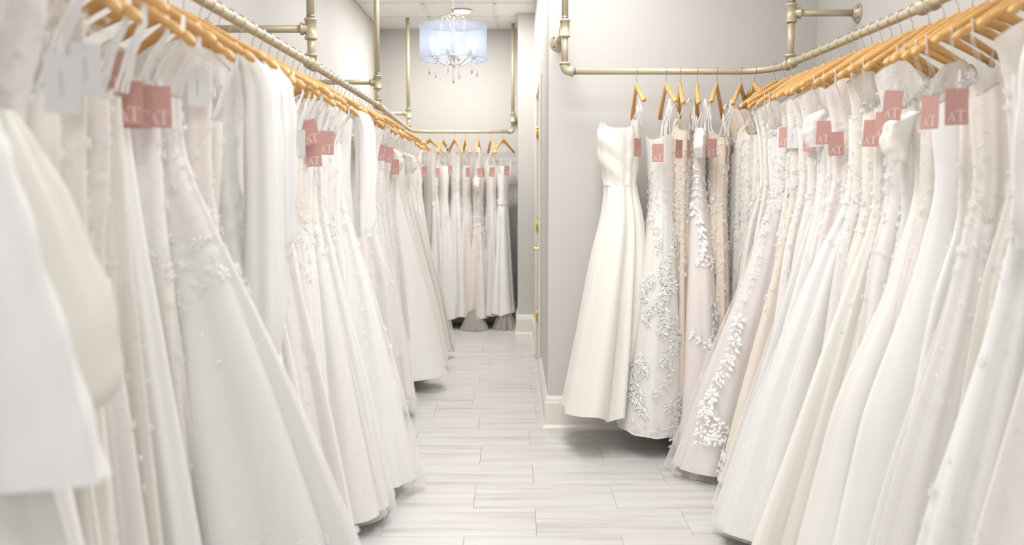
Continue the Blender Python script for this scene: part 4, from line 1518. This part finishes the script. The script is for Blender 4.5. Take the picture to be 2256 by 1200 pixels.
for i, (x, dr, lab, sp) in enumerate(SHORT):
    y = SY if x < 1.15 else (4.66 if x < 1.2 else 4.635)
    rot = -PI / 2 + dr
    sp['lw'] = 0.0055
    gown(x, y, ZR, rot, lab, 'gowns on the short side of the corner rail', sp, 500 + i)
    add_hanger(x, y, ZR, rot - dr + [0.0, 0.02, -0.14, -0.19, -0.37, -0.45, 0.15][i], 'bare-armed wooden hanger, %s along the partition rail from its elbow' % ordinal(i + 1), 'hangers on the short side of the corner rail', [-0.15, -0.13, -0.10, -0.10, -0.13, -0.08, 0.0][i])

# ---- end wall ----------------------------------------------------------------------------
FARG = [
    (-0.78, dict(style='shoulder', bod='lace_white', sk='lace_white', Ah=.24, lace=90, lz=(1.6, .6))),
    (-0.664, dict(style='strap', bod='satin_cream', sk='satin_ivory', Ah=.24, zh=.10)),
    (-0.545, dict(style='shoulder', bod='lace_white', sk='satin_white', Ah=.22, zh=.12, lace=90, lz=(1.62, .9))),
    (-0.44, dict(style='strap', bod='lace_blush', sk='lace_blush', Ah=.24, zh=.12, lace=80, lz=(1.55, .3))),
    (-0.325, dict(style='offshoulder', bod='lace_white', sk='lace_blush', zt=1.44, Ah=.28, zh=.11, lace=120, lz=(1.45, .7), ls=.026)),
    (-0.198, dict(style='strap', bod='lace_blush', sk='glitter_blush', Ah=.22, zh=.13, lace=70, lz=(1.5, .3))),
    (-0.088, dict(style='strap', bod='satin_white', sk='satin_white', Ah=.26, zh=.15, sash=1, amp=.016, kb=6, waist=.10, T=AZ((1.8, .06), (1.6, .085), (1.3, .046), (0.15, .105)), strapw=.012)),
]
for i, (x, sp) in enumerate(FARG):
    sp.setdefault('Bh', .24)
    sp.setdefault('T', AZ((1.8, .05), (sp.get('zt', 1.56), .072), (1.28, .045), (.7, .08), (.1, .10)))
    rot = -PI / 2 + [0.5, 0.3, 0.2, 0.05, 0.0, 0.1, -0.15][i]
    gown(x, FY, ZL, rot, '%s, %s along the end-wall rail from its corner' % (describe(sp), ordinal(i + 1)), 'gowns on the end-wall rail', sp, 600 + i)
    add_hanger(x, FY, ZL, rot + [0.3, -0.5, 0.2, 0.15, -0.05, 0.1, -0.35][i], 'small distant wooden hanger, %s along the end-wall rail from its corner' % ordinal(i + 1), 'hangers on the end-wall rail', 0.04)
# gathered gown trains under the end-wall gowns, shade painted into their grey
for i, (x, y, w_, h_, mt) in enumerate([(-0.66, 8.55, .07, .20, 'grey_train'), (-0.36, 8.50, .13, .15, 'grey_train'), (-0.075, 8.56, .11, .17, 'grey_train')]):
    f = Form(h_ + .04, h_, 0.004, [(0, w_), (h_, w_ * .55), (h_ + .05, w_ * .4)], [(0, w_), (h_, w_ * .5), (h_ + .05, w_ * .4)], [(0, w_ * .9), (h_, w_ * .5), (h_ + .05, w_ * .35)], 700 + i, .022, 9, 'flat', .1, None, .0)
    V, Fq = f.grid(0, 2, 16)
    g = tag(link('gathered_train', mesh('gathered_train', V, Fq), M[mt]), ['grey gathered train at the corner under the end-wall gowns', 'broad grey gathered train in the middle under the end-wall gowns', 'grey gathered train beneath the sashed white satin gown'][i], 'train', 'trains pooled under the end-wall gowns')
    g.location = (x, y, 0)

# ------------------------------------------------------------------ price tags
tag_card = MB().box(-0.0275, 0.0275, -0.0004, 0.0004, -0.088, 0.0)
ME_CARD = mesh('card', tag_card.v, tag_card.f, False)
ME_CARD.materials.append(M['rose_card'])
ME_CARDW = mesh('card', tag_card.v, tag_card.f, False)
ME_CARDW.materials.append(M['white_card'])


def poly_letters():
    """the serif A and T of the shop's mark, a short bar at the A's crest and one under the T"""
    V, F = [], []

    def q(*pts_):
        o = len(V)
        for x, z in pts_:
            V.append((x, -0.0009, z))
        F.append(tuple(range(o, o + len(pts_))))
    # A
    q((-0.0205, -0.0795), (-0.0192, -0.0795), (-0.0112, -0.0600), (-0.0122, -0.0595))
    q((-0.0125, -0.0590), (-0.0108, -0.0590), (-0.0038, -0.0795), (-0.0066, -0.0795))
    q((-0.0172, -0.0726), (-0.0068, -0.0726), (-0.0068, -0.0716), (-0.0172, -0.0716))
    q((-0.0222, -0.0800), (-0.0172, -0.0800), (-0.0172, -0.0790), (-0.0222, -0.0790))
    q((-0.0078, -0.0800), (-0.0022, -0.0800), (-0.0022, -0.0790), (-0.0078, -0.0790))
    q((-0.0126, -0.0582), (-0.0106, -0.0582), (-0.0106, -0.0570), (-0.0126, -0.0570))
    # T
    q((0.0078, -0.0795), (0.0106, -0.0795), (0.0106, -0.0520), (0.0078, -0.0520))
    q((-0.0022, -0.0530), (0.0200, -0.0530), (0.0200, -0.0518), (-0.0022, -0.0518))
    q((-0.0022, -0.0580), (-0.0010, -0.0565), (-0.0002, -0.0530), (-0.0022, -0.0530))
    q((0.0180, -0.0530), (0.0188, -0.0565), (0.0200, -0.0580), (0.0200, -0.0530))
    q((0.0030, -0.0800), (0.0152, -0.0800), (0.0152, -0.0790), (0.0030, -0.0790))
    return np.array(V), F


LV, LF = poly_letters()
ME_LET = mesh('lettering', LV, LF, False)
ME_LET.materials.append(M['foil'])
ls_ = MB()
for i in range(5):
    ls_.box(-0.004, 0.000, -0.0010, -0.0008, -0.030 - i * 0.008, -0.025 - i * 0.008)
ME_PRINT = mesh('print_lines', ls_.v, ls_.f, False)
ME_PRINT.materials.append(M['print'])
st_ = MB().tube([(0.0, -0.0015, -0.007), (0.001, -0.002, 0.004), (0.003, 0.002, 0.02), (0.0, 0.006, 0.045), (-0.003, 0.004, 0.02), (-0.001, 0.0015, 0.004), (0.0, 0.0015, -0.007)], 0.0007, 5)
ME_STR = mesh('nylon_loop', st_.v, st_.f)
ME_STR.materials.append(M['string'])

TAGS = [  # x, y, z of the card's middle, turn, lean, rose?, where
    (-0.787, 1.80, 1.574, 0.7, 0.02, 1, 'chandelier-side rail'), (-0.770, 1.84, 1.520, 0.5, 0.0, 1, 'chandelier-side rail'), (-0.768, 1.88, 1.516, 0.35, 0.02, 1, 'chandelier-side rail'), (-0.745, 1.93, 1.520, 0.8, 0.0, 1, 'chandelier-side rail'),
    (-0.721, 3.220, 1.543, 0.25, -0.22, 1, 'chandelier-side rail'),
    (-0.691, 3.400, 1.515, 0.45, 0.02, 1, 'chandelier-side rail'),
    (-0.712, 3.260, 1.468, 0.4, -0.05, 1, 'chandelier-side rail'),
    (-0.766, 4.850, 1.533, 0.9, 0, 1, 'chandelier-side rail'),
    (-0.729, 5.080, 1.542, 0.9, 0, 1, 'chandelier-side rail'),
    (-0.713, 5.300, 1.537, 0.7, 0.03, 1, 'chandelier-side rail'),
    (-0.712, 5.550, 1.474, 0.7, 0.02, 1, 'chandelier-side rail'),
    (-0.704, 7.300, 1.470, 0.7, 0.0, 1, 'chandelier-side rail'),
    (-0.744, 3.160, 1.505, 0.3, 0.02, 0, 'chandelier-side rail'),
    (-0.677, 1.380, 1.506, 0.9, 0.0, 0, 'chandelier-side rail'),
    (-0.723, 1.560, 1.550, 0.9, 0.0, 0, 'chandelier-side rail'),
    (-0.746, 2.180, 1.587, 0.8, 0.0, 0, 'chandelier-side rail'),
    (-0.688, 8.42, 1.482, 0.9, 0, 1, 'end-wall rail'), (-0.576, 8.46, 1.512, 0.9, 0, 1, 'end-wall rail'), (-0.41, 8.44, 1.487, 0.8, 0, 1, 'end-wall rail'), (-0.301, 8.44, 1.482, 0.3, -0.05, 1, 'end-wall rail'), (-0.183, 8.46, 1.49, 0.4, 0.1, 1, 'end-wall rail'), (-0.047, 8.44, 1.503, 0.5, 0.05, 1, 'end-wall rail'),
    (0.612, 4.44, 1.543, 0.80, 0, 1, 'partition rail'), (0.708, 4.42, 1.516, -0.1, 0.0, 1, 'partition rail'), (0.814, 4.44, 1.537, 0.75, 0.02, 1, 'partition rail'), (0.857, 4.42, 1.536, 1.1, 0, 1, 'partition rail'), (0.969, 4.42, 1.54, 0.35, 0.0, 1, 'partition rail'), (1.04, 4.40, 1.505, 1.15, 0.25, 1, 'partition rail'),
    (1.185, 3.98, 1.567, -1.05, 0, 1, 'corner rail'), (1.200, 3.90, 1.560, -0.9, 0.0, 0, 'corner rail'), (1.205, 3.70, 1.539, -1.0, 0, 1, 'corner rail'), (1.180, 3.45, 1.556, -0.5, 0.02, 1, 'corner rail'), (1.200, 3.38, 1.511, -0.1, -0.05, 1, 'corner rail'),
    (1.195, 3.03, 1.529, -0.8, 0.05, 1, 'corner rail'), (1.190, 2.93, 1.548, -1.0, 0.05, 1, 'corner rail'), (1.135, 2.72, 1.593, -0.7, 0.08, 1, 'corner rail'), (1.120, 2.45, 1.55, -1.1, 0, 1, 'corner rail'), (1.068, 2.20, 1.544, -0.1, -0.03, 1, 'corner rail'),
]
cnt = {}
order = sorted(range(len(TAGS)), key=lambda k: (TAGS[k][6], TAGS[k][5], TAGS[k][1] if TAGS[k][6] in ('chandelier-side rail', 'corner rail') else TAGS[k][0]))
for k in order:
    x, y, z, yaw, lean, rose, where = TAGS[k]
    key = (where, rose)
    cnt[key] = cnt.get(key, 0) + 1
    run = 'from the front on the ' if where in ('chandelier-side rail', 'corner rail') else 'from the near end of the '
    if where == 'partition rail':
        run = 'from the elbow of the '
    if where == 'end-wall rail':
        run = 'from the corner of the '
    nm = ('dusty rose price tag with AT mark, ' if rose else 'plain white price tag, ') + ordinal(cnt[key]) + ' ' + run + where
    t = empty('price_tag', (x, y, z + 0.044), yaw)
    t.rotation_euler = (0, lean, yaw)
    tag(t, nm, 'tag', 'price tags on the ' + where)
    link('card', ME_CARD if rose else ME_CARDW, None, t)
    if rose:
        link('lettering', ME_LET, None, t)
    else:
        link('print_lines', ME_PRINT, None, t)
    link('nylon_loop', ME_STR, None, t)
